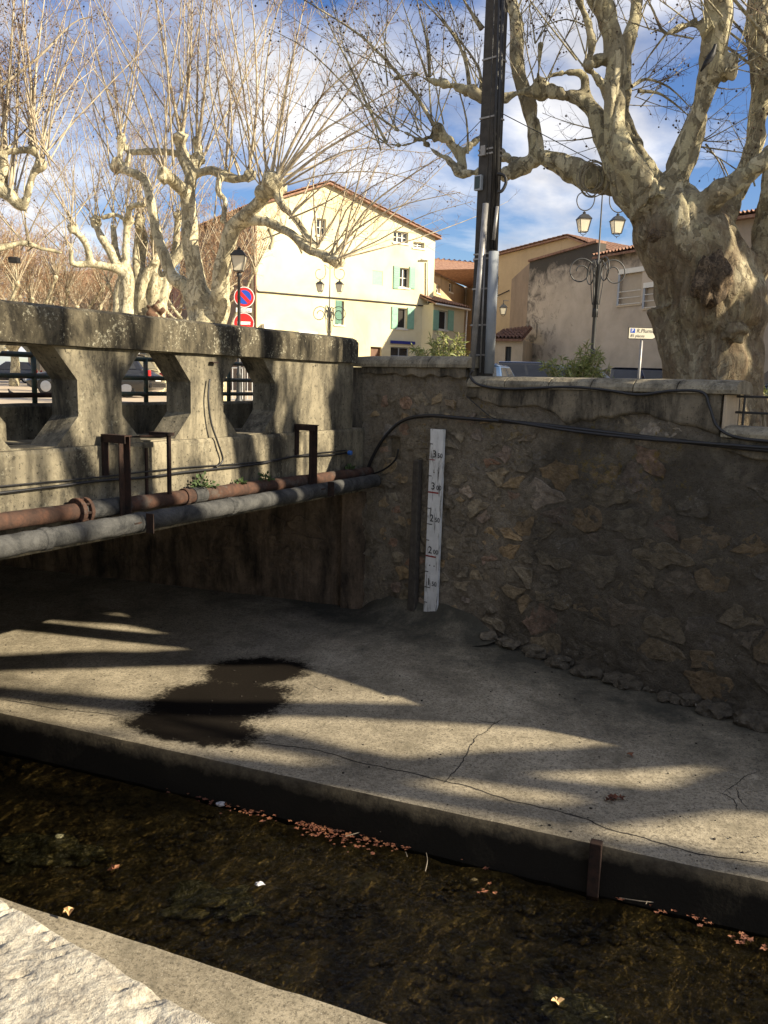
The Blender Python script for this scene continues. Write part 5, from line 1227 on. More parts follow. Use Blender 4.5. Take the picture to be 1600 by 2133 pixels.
for cx_, cy_, sx_, sy_, n in clusters:
    for i in range(n):
        x, y = r.gauss(cx_, sx_ * .5), r.gauss(cy_, sy_ * .5) ; y += (x - cx_) * .2; p = onz(x, y, .435); leaf_shape(m, p + Z * r.uniform(.0, .02), r.uniform(0, 6.3), r.uniform(.012, .036), r)
m.put('fallen_leaves', 'dead_leaf', None, kind='stuff', label='drift of russet fallen leaves along the kerb in the stream', cat='leaves')
for i, (x, y, sz, zz, lab) in enumerate(((143, 1900, .055, .9, 'single tan leaf on the edge of the near ledge'), (1280, 1655, .05, .93, 'dark clump of dead leaves on the sunlit walkway'), (1313, 1567, .05, .96, 'small brown leaf in the shaded half of the walkway'), (238, 1810, .06, .44, 'orange leaf caught in midstream at the left'), (1160, 2085, .05, .44, 'pale leaf floating near the bottom edge'))):
    m = MB(); rr = random.Random(i)
    for k_ in range(4 if i == 1 else 1): leaf_shape(m, onz(x + rr.uniform(-14, 14) * (i == 1), y + rr.uniform(-5, 5) * (i == 1), zz), rr.uniform(0, 6), sz, rr, .6)
    if i in (1, 2):
        ok_, loc, nn_, ii = walk.ray_cast(Vector((m.v[0].x, m.v[0].y, 3)), Vector((0, 0, -1))); dz_ = loc.z + .012 - min(v.z for v in m.v); m.v = [v + Z * dz_ for v in m.v]
    m.put('fallen_leaf', 'pale_leaf' if i in (0, 4) else 'dead_leaf', None, label=lab, cat='leaf', group='single fallen leaves')
for i, (pts, lab) in enumerate((([(720, 1742), (780, 1735), (860, 1740), (900, 1752), (945, 1775)], 'long pale bare twig lying over the leaf drift'), ([(845, 1775), (848, 1790)], 'short upright twig in the stream below the long twig'), ([(888, 1777), (890, 1800), (886, 1815)], 'bent pale twig standing in the shallows'), ([(1290, 1870), (1345, 1885), (1400, 1880)], 'thin twig by the kerb right of the iron post'), ([(1360, 1850), (1345, 1890)], 'short twig crossing the one right of the iron post'))):
    P_ = [onz(x, y, .45) + Z * (.03 if k_ % 2 else 0) for k_, (x, y) in enumerate(pts)]; mb = MB().tube(spline(P_, 4), .004, 5)
    if i == 0:
        for k_ in (1, 2, 3): mb.tube([P_[k_], P_[k_] + Vector((.06, .12 * (-1) ** k_, .05))], [.004, .002], 5)
    mb.put('twig', 'litter_twig', None, label=lab, cat='twig', group='twigs in the stream')
for i, (x, y, s_, lab) in enumerate(((461, 1676, .05, 'larger scrap of white litter by the leaf drift'), (568, 1665, .028, 'small white scrap of litter against the kerb'), (350, 1634, .06, 'pale scrap of plastic in the shadow of the kerb'), (1268, 1853, .055, 'scrap of pale litter below the iron post'), (540, 1843, .04, 'bluish scrap of litter in midstream'))):
    p = onz(x, y, .44); MB().blob(p + Z * .01, s_, i, .9, 2, (1, .6, .35)).put('litter_scrap', 'litter_white', None, label=lab, cat='litter', group='litter in the stream')
for i, (x, y, s_, lab) in enumerate(((440, 1850, .26, 'large mossy boulder breaking the stream surface at left centre'), (490, 1872, .14, 'small stone beside the large mossy boulder'), (100, 1752, .3, 'pale mossy boulder in the stream at the left'), (180, 1765, .13, 'small stone right of the leftmost boulder'), (1170, 2060, .15, 'pale upright stone in the stream at the bottom right'), (1230, 2108, .2, 'low pale stone at the bottom edge of the stream'), (20, 1745, .16, 'pale stone cut by the left edge of the stream'))):
    p = onz(x, y, .40); p.z = .36 - s_ * .40; m = MB().blob(p, s_, i + 3, .9, 4, (1.25, .8, .42)); m.v = [p + (v - p) * (1 + .22 * noise.noise(v * 11) + .14 * noise.noise(v * 27)) for v in m.v]; m.put('stream_stone', 'bed_stone', None, smooth=True, label=lab, cat='stone', group='stones in the stream')
m = MB(); r = random.Random(19)
for i in range(2600):
    l_ = r.uniform(-6, 6); mm = r.uniform(.12, 2.5); sz = r.uniform(.015, .05) * (1.6 if r.random() < .1 else 1); zb = float(np.interp(mm, [0, .25, .6, 1.1, 1.9, 2.62], [.38, .37, .345, .26, .21, .25]))
    m.blob(CH(l_, mm, zb), sz, i, .8, 1, (1.2, 1.0, .6))
m.put('bed_pebbles', 'stream_bed', None, smooth=True, kind='stuff', label='mossy pebbles covering the stream bed', cat='pebbles')
# small chips scattered on the walkway
m = MB(); r = random.Random(9)
for i in range(420):
    x, y = r.uniform(0, 1600), r.uniform(1290, 1800); p = onz(x, y, .92); l_ = (p - Q0).dot(Cd); mm = -(p - Q0).dot(Cn); M_, zf = far_m(l_)
    if not (.05 < mm < M_ - .1): continue
    ok_, loc, nn_, ii = walk.ray_cast(Vector((p.x, p.y, 3)), Vector((0, 0, -1)))
    if ok_:
        if r.random() < .7: leaf_shape(m, loc + Z * .008, r.uniform(0, 6.3), r.uniform(.006, .018), r, .5)
        else: m.blob(loc, r.uniform(.006, .016), i, .4, 1)
m.put('grit', 'crack_dark', walk, kind='stuff')

# ================================================================== TREES
class Lines:
    """polylines with radii turned into thin tubes, batched by point count"""
    def __init__(s): s.g = {}
    def add(s, pts, r): s.g.setdefault(len(pts), []).append((pts, r))
    def mesh(s, name, k=3):
        AV, AF, off = [], [], 0
        for n, lst in s.g.items():
            P = np.array([[tuple(p) for p in pl[0]] for pl in lst], dtype=np.float64); R = np.array([pl[1] for pl in lst])
            T = np.empty_like(P); T[:, 1:-1] = P[:, 2:] - P[:, :-2]; T[:, 0] = P[:, 1] - P[:, 0]; T[:, -1] = P[:, -1] - P[:, -2]
            T /= np.linalg.norm(T, axis=2, keepdims=True) + 1e-9
            ref = np.where(np.abs(T[:, :1, 2:3]) > .8, np.array([[[1., .2, 0]]]), np.array([[[0.1, 0, 1.]]])); A = np.cross(T, ref); A /= np.linalg.norm(A, axis=2, keepdims=True) + 1e-9; Bv = np.cross(T, A)
            an = np.arange(k) * 2 * np.pi / k
            V = P[:, :, None] + (A[:, :, None] * np.cos(an)[None, None, :, None] + Bv[:, :, None] * np.sin(an)[None, None, :, None]) * R[:, :, None, None]
            M = len(lst); AV.append(V.reshape(-1, 3)); i, j, q = np.meshgrid(np.arange(M), np.arange(n - 1), np.arange(k), indexing='ij'); q2 = (q + 1) % k; b0 = off + (i * n + j) * k; b1 = b0 + k
            AF.append(np.stack([b0 + q, b0 + q2, b1 + q2, b1 + q], -1).reshape(-1, 4)); off += M * n * k
        return arrays(name, np.concatenate(AV), np.concatenate(AF))

def rotv(v, axis, a): return Matrix.Rotation(a, 3, axis) @ v
class PlaneTree:
    def __init__(s, name, base, label, group, seed, twig='twig_bark', bark='pale_plane_bark', voxel=.05):
        s.o = thing(name, base, label, 'tree', group); s.r = random.Random(seed); s.seed = seed
        s.fat = .92 if bark == 'plane_bark' else .95; s.solid = MB(); s.shoots = Lines(); s.twigs = Lines(); s.balls = []; s.twig_mat = twig; s.bark = bark; s.vox = voxel; s.tw = {'dark_twig_bark': .0035, 'far_twig_bark': .009}.get(twig, .0042)
    def limb(s, pts, rad, n=5, k=12, wob=.1):
        P = spline(pts, n); R = list(np.interp(np.linspace(0, len(pts) - 1, len(P)), range(len(pts)), rad))
        for i in range(1, len(P)):
            P[i] = P[i] + Vector((smooth_noise(P[i], 1.3, s.seed), smooth_noise(P[i], 1.3, s.seed + 9), smooth_noise(P[i], 1.3, s.seed + 4))) * R[i] * wob * 3
            R[i] *= 1 + .14 * smooth_noise(P[i], 2.2, s.seed + 2)
        R = [q * s.fat for q in R]; s.solid.tube(P, R, k); return P, R
    def head(s, c, r): s.solid.blob(c, r, s.r.random() * 9, .7, 2)
    def sub_twigs(s, pts, r0, dens, size, balls, q0=.15):
        r = s.r; n = len(pts); L = sum((pts[i + 1] - pts[i]).length for i in range(n - 1)); cnt = int(L * dens * r.uniform(.7, 1.3))
        for _ in range(cnt):
            q = r.uniform(q0, 1) ** .85 * (n - 1) * .999; i = int(q); p = pts[i].lerp(pts[i + 1], q - i); d = (pts[i + 1] - pts[i]).normalized()
            ax = rotv(d.orthogonal().normalized(), d, r.uniform(0, 6.283)); t = rotv(d, ax, r.uniform(.5, 1.15)); ln = size * r.uniform(.35, 1.3) * (1.15 - .5 * q / (n - 1)); rr = max(s.tw, r0 * .3)
            b = Vector((r.gauss(0, .22), r.gauss(0, .22), r.gauss(.05, .22))); m = p + t * ln * .5 + b * ln * .25; e = p + t * ln + b * ln * .6 + Z * ln * r.uniform(-.12, .22)
            s.twigs.add([p, m, e], [rr, rr * .75, rr * .4])
            for k_ in range(r.choice((1, 2, 2, 3))):
                w = r.uniform(.3, .95); p2 = (p.lerp(m, w * 2) if w < .5 else m.lerp(e, w * 2 - 1)); d2 = (e - p).normalized(); ax = rotv(d2.orthogonal().normalized(), d2, r.uniform(0, 6.283)); t2 = rotv(d2, ax, r.uniform(.5, 1.2)); l2 = ln * r.uniform(.25, .55)
                e2 = p2 + t2 * l2; s.twigs.add([p2, (p2 + e2) / 2 + Z * l2 * .08, e2], [rr * .6, rr * .5, rr * .3])
                if r.random() < balls: s.balls.append(e2 - Z * .03)
            if r.random() < balls: s.balls.append(e - Z * .04)
    def shoot(s, p, d, L, r0, curve=.25, dens=5, size=.45, balls=.08, npt=8, fat=True):
        r = s.r; pts = [Vector(p)]; d = Vector(d).normalized(); st = L / (npt - 1); side = Vector((r.gauss(0, 1), r.gauss(0, 1), 0)) * .05
        for i in range(npt - 1):
            d = (d + Z * curve * .16 + side + Vector((r.gauss(0, .035), r.gauss(0, .035), r.gauss(0, .02)))).normalized(); pts.append(pts[-1] + d * st)
        s.shoots.add(pts, [max(.004, r0 * (1 - .85 * i / (npt - 1))) for i in range(npt)]); s.sub_twigs(pts, r0 * .7, dens, size, balls)
        return pts
    def path(s, pts, r0, dens=5, size=.45, balls=.1, npt=10, r1=None):       # a shoot along surveyed points
        P = spline(pts, 6); idx = np.linspace(0, len(P) - 1, npt).astype(int); P = [P[i] for i in idx]
        s.shoots.add(P, [r0 + ((r1 or r0 * .2) - r0) * i / (npt - 1) for i in range(npt)]); s.sub_twigs(P, r0 * .6, dens, size, balls)
    def fan(s, c, n, th0, th1, L, r0, dep=.45, **kw):
        """n shoots from a pollard head; th = lean in degrees left/right of upright"""
        for i in range(n):
            th = math.radians(th0 + (th1 - th0) * (i + s.r.random()) / n); d = Vector((math.sin(th), s.r.gauss(0, dep), math.cos(th)))
            s.shoot(Vector(c) + Vector((s.r.gauss(0, .1), s.r.gauss(0, .1), s.r.gauss(0, .06))), d, L * s.r.uniform(.6, 1.15), r0 * s.r.uniform(.6, 1.15), **kw)
    def done(s, disp=.02):
        me = s.solid.mesh('trunk'); o = put('trunk', me, s.bark, s.o)
        md = o.modifiers.new('r', 'REMESH'); md.mode = 'VOXEL'; md.voxel_size = s.vox; md.use_smooth_shade = True
        sm = o.modifiers.new('s', 'SMOOTH'); sm.iterations = 2; sm.factor = .5
        dg = bpy.context.evaluated_depsgraph_get(); me2 = bpy.data.meshes.new_from_object(o.evaluated_get(dg)); o.modifiers.clear(); o.data = me2; bpy.data.meshes.remove(me)
        if disp:
            n = len(me2.vertices); co = np.empty(n * 3); me2.vertices.foreach_get('co', co); co = co.reshape(-1, 3); no = np.empty(n * 3); me2.vertices.foreach_get('normal', no); no = no.reshape(-1, 3)
            h = np.array([noise.noise(Vector((c[0] * 3.2, c[1] * 3.2, c[2] * 1.5))) + .5 * noise.noise(Vector((c[0] * 9, c[1] * 9, c[2] * 4))) - .9 * max(0, .16 - abs(noise.noise(Vector((c[0] * 3.4 + 5, c[1] * 3.4, c[2] * .7))))) / .16 * (disp > .04) * max(0, min(1, 9.5 - c[2])) for c in co]) * disp
            me2.vertices.foreach_set('co', (co + no * h[:, None]).ravel()); me2.update()
        me2.polygons.foreach_set('use_smooth', [True] * len(me2.polygons))
        if s.shoots.g: put('shoots', s.shoots.mesh('shoots', 5), 'shoot_bark' if s.twig_mat != 'dark_twig_bark' else s.bark, s.o, kind='stuff')
        if s.twigs.g: put('twigs', s.twigs.mesh('twigs', 3), s.twig_mat, s.o, kind='stuff')
        if s.balls:
            oc = np.array([(1, 0, 0), (0, 1, 0), (-1, 0, 0), (0, -1, 0), (0, 0, 1), (0, 0, -1)], float); of = np.array([(0, 1, 4), (1, 2, 4), (2, 3, 4), (3, 0, 4), (1, 0, 5), (2, 1, 5), (3, 2, 5), (0, 3, 5)])
            Bp = np.array([tuple(b) for b in s.balls]); sz = np.array([s.r.uniform(.014, .021) for _ in s.balls]); V = (Bp[:, None] + oc[None] * sz[:, None, None]).reshape(-1, 3); Fc = (of[None] + (np.arange(len(Bp)) * 6)[:, None, None]).reshape(-1, 3)
            put('seed_balls', arrays('seed_balls', V, Fc), 'seed_ball', s.o, kind='stuff')
        return s.o
def pxl(lst, d0, d1):            # pixel polyline to points, depth running d0..d1
    n = len(lst); return [at(x, y, d0 + (d1 - d0) * i / max(1, n - 1)) for i, (x, y) in enumerate(lst)]
def rpx(rs, d): return [r_ * d / F for r_ in rs]

# ------------------------------------------------------------------ the big plane behind the wall
D = 11.9; b0 = at(1490, 905, D); b0.z = ST
T = PlaneTree('plane_tree', b0, 'huge mottled plane tree with a burl, rising behind the wall at the right', 'plane trees', 11, 'dark_twig_bark', 'plane_bark', .03)
T.limb(pxl([(1492, 960), (1490, 880), (1490, 790), (1487, 700), (1476, 610), (1440, 530), (1395, 455), (1372, 415)], D, D), rpx([118, 104, 100, 104, 112, 100, 84, 60], D), wob=.06, k=24)
T.limb(pxl([(1540, 960), (1550, 850), (1552, 740), (1540, 640), (1500, 560)], D + .1, D), rpx([42, 32, 34, 60, 70], D), wob=.06)
T.limb(pxl([(1440, 960), (1430, 850), (1425, 740), (1418, 640)], D - .1, D), rpx([50, 42, 45, 60], D), wob=.06)
A = T.limb(pxl([(1380, 470), (1340, 430), (1298, 396), (1245, 372), (1190, 350), (1150, 335), (1124, 324)], D, 12.7), rpx([60, 44, 35, 29, 25, 22, 20], 12.3))
A2 = T.limb(pxl([(1124, 326), (1116, 275), (1101, 217), (1086, 172), (1078, 112), (1072, 60), (1066, 0), (1058, -60)], 12.7, 13.2), rpx([20, 15, 14, 14, 17, 15, 12, 10], 12.9))
A1 = T.limb(pxl([(1128, 330), (1090, 350), (1045, 361), (1000, 359), (962, 362), (945, 345), (926, 330), (900, 312), (870, 287), (822, 268)], 12.7, 13.6), rpx([18, 16, 14, 13, 12, 10, 8, 6, 5, 5], 13))
T.limb(pxl([(1095, 346), (1065, 335), (1040, 322)], 12.75, 13.3), rpx([14, 12, 9], 13))
A3 = T.limb(pxl([(962, 358), (961, 327), (943, 302), (920, 284), (906, 272)], 13.3, 13.5), rpx([11, 12, 13, 15, 17], 13.4)); T.head(at(908, 275, 13.5), .15)
T.limb(pxl([(905, 280), (878, 292), (844, 302), (806, 300)], 13.5, 13.6), rpx([9, 6, 5, 4], 13.5))
T.limb(pxl([(961, 320), (985, 300), (1000, 285), (1010, 270)], 13.3, 13.8), rpx([6, 5, 4, 3], 13.4))
Bl = T.limb(pxl([(1345, 440), (1300, 390), (1277, 337), (1262, 285), (1244, 244), (1217, 214), (1169, 199), (1131, 188), (1086, 190), (1045, 205), (1005, 203), (981, 187), (947, 179), (895, 168), (861, 155), (820, 165)], D - .1, 13.2), rpx([40, 28, 24, 21, 19, 16, 12, 15, 9, 8, 10, 13, 9, 7, 5, 4], 12.6)); T.head(at(981, 187, 13.0), .11); T.head(at(1128, 186, 12.5), .12)
T.limb(pxl([(1217, 212), (1180, 152), (1150, 150), (1124, 168), (1119, 150), (1124, 88)], 12.3, 12.2), rpx([9, 8, 7, 8, 6, 6], 12.3)) if False else None
T.limb(pxl([(1225, 215), (1218, 185), (1213, 157), (1180, 151), (1145, 158), (1120, 172), (1122, 130), (1125, 88)], 12.3, 12.2), rpx([11, 10, 8, 7, 7, 7, 6, 6], 12.3))
C_ = T.limb(pxl([(1365, 440), (1337, 392), (1303, 337), (1287, 285), (1279, 225), (1279, 169), (1284, 94), (1270, 37), (1247, -5), (1230, -70)], D - .2, D - .1), rpx([46, 36, 28, 25, 22, 21, 22, 23, 22, 20], D))
T.limb(pxl([(1280, 205), (1262, 190), (1240, 165), (1224, 138), (1234, 105), (1232, 67), (1217, 30), (1204, -10)], D - .1, D - .5), rpx([14, 11, 11, 13, 9, 8, 7, 6], D)); T.head(at(1226, 137, D - .3), .09); T.head(at(1246, 125, D - .1), .08)
T.limb(pxl([(1385, 430), (1356, 375), (1335, 319), (1313, 262), (1304, 187), (1307, 112), (1319, 37), (1324, -20)], D + .5, D + 1.1), rpx([30, 20, 17, 15, 15, 14, 13, 12], D + .6))
Dl = T.limb(pxl([(1385, 430), (1409, 365), (1431, 305), (1454, 240), (1470, 185), (1484, 145), (1490, 94), (1495, 37), (1490, -20), (1480, -80)], D - .1, D - .6), rpx([46, 33, 26, 22, 20, 24, 30, 31, 30, 28], D)); T.head(at(1515, 140, D - .4), .15); T.head(at(1470, 60, D - .5), .13)
El = T.limb(pxl([(1430, 470), (1462, 430), (1505, 402), (1551, 370), (1600, 330), (1660, 280), (1720, 220)], D - .2, D - .9), rpx([44, 28, 24, 22, 20, 19, 18], D))
Fl = T.limb(pxl([(1485, 540), (1505, 470), (1530, 420), (1556, 350), (1578, 260), (1590, 170), (1586, 90), (1580, 0), (1570, -80)], D + .4, D + .8), rpx([36, 27, 24, 23, 22, 22, 23, 24, 22], D + .5))
F2 = T.limb(pxl([(1582, 215), (1572, 165), (1562, 125), (1558, 90), (1558, 40), (1560, -20)], D + .6, D + .4), rpx([13, 12, 11, 8, 7, 6], D)); T.head(at(1565, 118, D + .5), .08)
Gl = T.limb(pxl([(1500, 620), (1550, 575), (1582, 530), (1600, 460), (1606, 380), (1625, 290), (1650, 180)], D + .1, D + .3), rpx([60, 40, 29, 25, 24, 22, 20], D))
T.limb(pxl([(1454, 48), (1420, 54), (1388, 70)], D - .5, D - .6), rpx([9, 8, 7], D))
# burl and scars are parts of their own
for nm, x, y, r_, sc_, mt, dd in (('burl', 1482, 584, .24, (1.0, .8, 1.4), 'burl_bark', -.62), ('knot', 1362, 490, .085, (1, .7, 1), 'burl_bark', -.60), ('burl', 1530, 690, .17, (1.0, .8, .9), 'plane_bark', -.55)):
    m = MB(); c = at(x, y, D + dd); m.blob(c, r_, x, .35, 4, sc_); vv = []
    for v in m.v: q = v - c; k_ = 1 + .16 * noise.noise(v * 9) + .12 * noise.noise(v * 19) - .25 * math.exp(-((q.x + .02) / .05) ** 2) * (q.y < 0) * (nm == 'burl' and r_ > .2); vv.append(c + q * k_)
    m.v = vv; m.put(nm, mt, T.o, smooth=True)
# shoots: surveyed long ones, then random
for pts, r0 in (([(905, 262), (860, 190), (770, 90), (700, 40), (600, -20)], .034), ([(806, 298), (770, 230), (735, 150), (690, 60), (660, -20)], .026), ([(900, 262), (895, 190), (890, 110), (880, 20)], .018), ([(978, 178), (968, 120), (935, 60), (870, -10)], .036), ([(1000, 195), (1002, 160), (985, 120), (930, 50), (880, -20)], .03), ([(895, 160), (893, 100), (875, 30), (865, -20)], .026), ([(890, 160), (870, 100), (830, -20)], .024), ([(975, 320), (972, 250), (950, 170), (925, 110)], .02), ([(822, 266), (760, 220), (650, 110), (560, 60)], .02), ([(1005, 60), (985, 30), (960, -10)], .05), ([(1452, 40), (1388, 70), (1362, 25), (1340, -20)], .035), ([(1388, 70), (1350, 120), (1322, 165)], .018), ([(1316, 180), (1345, 165), (1394, 182), (1442, 228)], .028), ([(1330, 190), (1380, 198), (1440, 246)], .03), ([(1440, 246), (1410, 330), (1400, 400)], .012), ([(1480, 180), (1520, 186), (1555, 182)], .012), ([(1470, 300), (1500, 340), (1515, 380), (1520, 410)], .014), ([(1115, 90), (1108, 40), (1098, -10)], .014), ([(1232, 60), (1180, 40), (1120, 60), (1080, 80)], .012), ([(1500, 330), (1520, 380), (1500, 420)], .012)):
    n = len(pts); T.path([at(x, y, 13.3 if x < 1010 else 12.0 + .15 * (k_ % 3)) for k_, (x, y) in enumerate(pts)], r0, 7, .34, .16)
for c, n, a0, a1, L in ((at(908, 270, 13.5), 8, -75, 30, 2.6), (at(981, 182, 13), 7, -60, 30, 2.4), (at(806, 300, 13.6), 6, -80, 10, 2.6), (at(822, 266, 13.6), 5, -60, 40, 2.2), (at(1128, 182, 12.5), 8, -40, 40, 1.5), (at(1072, 60, 13.1), 7, -45, 45, 2.0), (at(1204, -10, 11.5), 5, -40, 40, 2), (at(1124, 90, 12.2), 5, -50, 50, 1.2), (at(1226, 130, 11.6), 6, -60, 40, 1.6), (at(1470, 60, 11.3), 6, -70, 10, 1.6), (at(1515, 140, 11.4), 5, 30, 110, 1.2), (at(1558, 90, 12.3), 6, -40, 40, 1.6), (at(1330, 60, 13), 6, -50, 60, 1.8), (at(1440, 300, 11.8), 6, 20, 120, 1.3), (at(1310, 200, 12.7), 8, 30, 110, 1.6), (at(1560, 370, 11.4), 6, -60, 60, 1.2), (at(1262, 285, 12.3), 5, -110, -40, 1.1), (at(820, 165, 13.2), 6, -80, 0, 2.2), (at(870, 287, 13.6), 4, -60, 30, 1.6)):
    T.fan(c, n, a0, a1, L, .012, dens=8, size=.3, balls=.14)
for c in (at(1247, -70, D), at(1490, -90, 11.3), at(1570, -90, 12.7), at(1720, 215, 11), at(1650, 175, 12.2), at(1324, -20, 13)): T.fan(c, 12, -50, 50, 3.2, .03, dens=4, size=.5, balls=.05)
T.done(.055)
# rope coil hung on the first limb
rc = at(1235, 368, 12.05); rp_ = thing('rope_coil', rc, 'coil of pale rope hung on the lowest left limb of the big tree', 'rope')
for i in range(7):
    e = Vector((rnd.gauss(0, .02), rnd.gauss(0, .03), rnd.gauss(0, .02))); R1 = .13 + .012 * i; MB().tube([rc + e + Vector((math.cos(a) * R1 * .95, .05 * math.sin(a * 2 + i), math.sin(a) * R1 * 1.2)) for a in [j * 2 * math.pi / 28 for j in range(29)]], .008, 5).put('rope_turn', 'rope', rp_, smooth=True)
MB().tube(spline([rc + Vector((.1, 0, .1)), at(1262, 344, 12.05), at(1280, 352, 12.0), at(1288, 360, 12.2)], 4), .012, 5).put('rope_tie', 'rope', rp_, smooth=True)
bird(at(1478, 122, 11.05), (.55, -.1, .75), .17, 'black bird perched on the upper limb of the big tree')

# ------------------------------------------------------------------ left plane behind the bridge
D = 23.0; b0 = at(432, 700, D); b0.z = ST
T = PlaneTree('plane_tree', b0, 'pale pollarded plane tree just left of the traffic signs', 'plane trees', 21, voxel=.045)
T.limb([b0 - Z * .2] + pxl([(432, 730), (432, 680), (425, 640), (412, 610)], D, D), rpx([46, 42, 40, 36, 26], D), wob=.05, k=16)
T.limb(pxl([(440, 690), (455, 645), (455, 610), (466, 545), (483, 479), (506, 449), (540, 422), (556, 400), (568, 385)], D, D - 1.5), rpx([30, 24, 19, 17, 17, 15, 14, 13, 15], D)); T.head(at(572, 384, D - 1.5), .3); T.head(at(548, 400, D - 1.4), .2)
T.limb(pxl([(425, 690), (388, 600), (358, 574), (337, 523), (324, 472), (310, 405), (300, 371), (270, 358), (243, 347)], D, D + 1), rpx([26, 16, 14, 12, 11, 10, 10, 10, 12], D)); T.head(at(243, 346, D + 1), .2)
T.limb(pxl([(247, 345), (250, 320), (253, 290)], D + 1, D + 1), rpx([8, 6, 8], D)); T.head(at(253, 288, D + 1), .13); T.limb(pxl([(262, 350), (268, 325), (262, 300)], D + 1, D + 1.2), rpx([6, 5, 5], D))
T.limb(pxl([(418, 640), (404, 560), (397, 500), (394, 450), (392, 405), (400, 371), (381, 320), (375, 290)], D - .1, D - .3), rpx([26, 19, 17, 17, 16, 13, 12, 11], D)); T.head(at(376, 288, D - .3), .2)
T.limb(pxl([(393, 410), (364, 378), (341, 364)], D - .2, D - 1), rpx([13, 12, 11], D)); T.head(at(342, 365, D - 1), .22)
T.limb(pxl([(398, 375), (408, 340), (414, 320), (410, 285)], D - .2, D), rpx([11, 12, 11, 8], D)); T.head(at(414, 332, D - .1), .19); T.limb(pxl([(385, 340), (370, 320), (300, 316), (272, 316)], D, D + .5), rpx([8, 8, 7, 7], D))
T.limb(pxl([(402, 368), (439, 354), (472, 368), (500, 372), (520, 366)], D - .2, D - .6), rpx([9, 9, 10, 8, 8], D)); T.head(at(520, 366, D - .6), .17); T.head(at(470, 365, D - .4), .15)
T.limb(pxl([(458, 365), (456, 400), (470, 420), (462, 465)], D - .5, D - .8), rpx([6, 6, 6, 5], D))
dl = T.limb(pxl([(485, 478), (515, 462), (552, 462), (590, 478), (613, 491), (648, 522), (686, 536), (713, 546)], D - .5, D - 3), rpx([13, 11, 10, 9, 9, 8, 9, 10], D)); T.head(at(700, 543, D - 3), .16); T.head(at(680, 535, D - 2.9), .13)
T.limb(pxl([(575, 395), (590, 430), (610, 450), (640, 490), (660, 515)], D - 1.5, D - 2.2), rpx([10, 8, 7, 6, 6], D)); T.limb(pxl([(560, 475), (568, 500), (560, 520)], D - 1, D - 1), rpx([6, 5, 4], D)); T.limb(pxl([(600, 485), (625, 515), (628, 530)], D - 1.4, D - 1.5), rpx([5, 4, 3], D))
# sawn knot low on the trunk
for x, y, r_, lab in ((455, 640, .26, None),): m = MB(); m.blob(at(x, y, D - .25), r_, 3, .4, 3, (.9, .6, 1.2)); m.put('sawn_knot', 'pale_plane_bark', T.o, smooth=True)
for pts, r0, d in (([(565, 375), (585, 250), (610, 120), (640, -20)], .075, D - 1.5), ([(558, 385), (548, 250), (560, 100), (590, -20)], .06, D - 1.2), ([(575, 372), (630, 260), (690, 180), (800, 90)], .07, D - 1.7), ([(582, 376), (650, 290), (760, 220), (900, 140)], .06, D - 2), ([(590, 380), (680, 310), (780, 250), (830, 190)], .065, D - 2.3), ([(590, 388), (650, 350), (740, 310), (900, 320)], .045, D - 2.4), ([(376, 280), (350, 150), (325, 0), (318, -40)], .075, D - .3), ([(380, 280), (395, 150), (402, -20)], .085, D - .3), ([(412, 320), (430, 150), (445, -20)], .085, D - .1), ([(410, 285), (412, 140), (420, -20)], .06, D), ([(342, 350), (300, 200), (230, 60), (200, -20)], .05, D - 1), ([(345, 350), (350, 200), (390, -20)], .06, D - .8), ([(253, 282), (235, 140), (215, -20)], .045, D + 1), ([(258, 282), (280, 150), (300, -20)], .05, D + 1), ([(520, 355), (535, 220), (530, 60), (520, -20)], .06, D - .6), ([(470, 355), (480, 200), (500, 0)], .05, D - .4), ([(690, 538), (740, 480), (830, 430), (960, 400)], .05, D - 3), ([(705, 540), (760, 440), (880, 350), (990, 290)], .05, D - 3.2), ([(700, 540), (790, 500), (880, 450), (985, 420)], .035, D - 3.3), ([(690, 535), (720, 440), (790, 380), (900, 340)], .04, D - 3), ([(665, 515), (680, 420), (730, 350), (860, 290)], .035, D - 2.4), ([(555, 385), (520, 300), (470, 150), (440, 40)], .05, D - 1.3), ([(600, 385), (700, 360), (830, 365), (960, 420)], .035, D - 2.3), ([(500, 370), (460, 230), (450, 80), (455, -20)], .05, D)):
    T.path([at(x, y, d - .25 * k_) for k_, (x, y) in enumerate(pts)], r0 * .66, 8, .62, .12, 12)
for c, n, a0, a1, L, dd in ((at(572, 380, D - 1.5), 14, -30, 75, 6.5, .3), (at(548, 398, D - 1.4), 7, -50, 30, 5.5, .3), (at(376, 285, D), 9, -30, 25, 6, .3), (at(342, 360, D - 1), 8, -45, 15, 5.5, .3), (at(414, 325, D), 9, -20, 30, 6.5, .3), (at(243, 345, D + 1), 6, -40, 20, 5, .3), (at(253, 288, D + 1), 8, -30, 25, 5.5, .3), (at(520, 366, D - .6), 8, -25, 35, 6, .3), (at(470, 365, D - .4), 7, -30, 30, 6, .3), (at(700, 543, D - 3), 12, 0, 80, 4, .4), (at(660, 515, D - 2.2), 6, -20, 70, 3.5, .4), (at(462, 465, D - .8), 5, -50, 50, 2.5, .4), (at(610, 450, D - 2), 6, 20, 90, 3.5, .4), (at(640, 520, D - 2.2), 5, -60, 60, 1.6, .4), (at(590, 480, D - 1.5), 6, -150, 60, 1.3, .4)):
    T.fan(c, max(3, int(n * .75)), a0, a1, L, .026, dd, dens=5, size=.6, balls=.08)
T.done(.02)
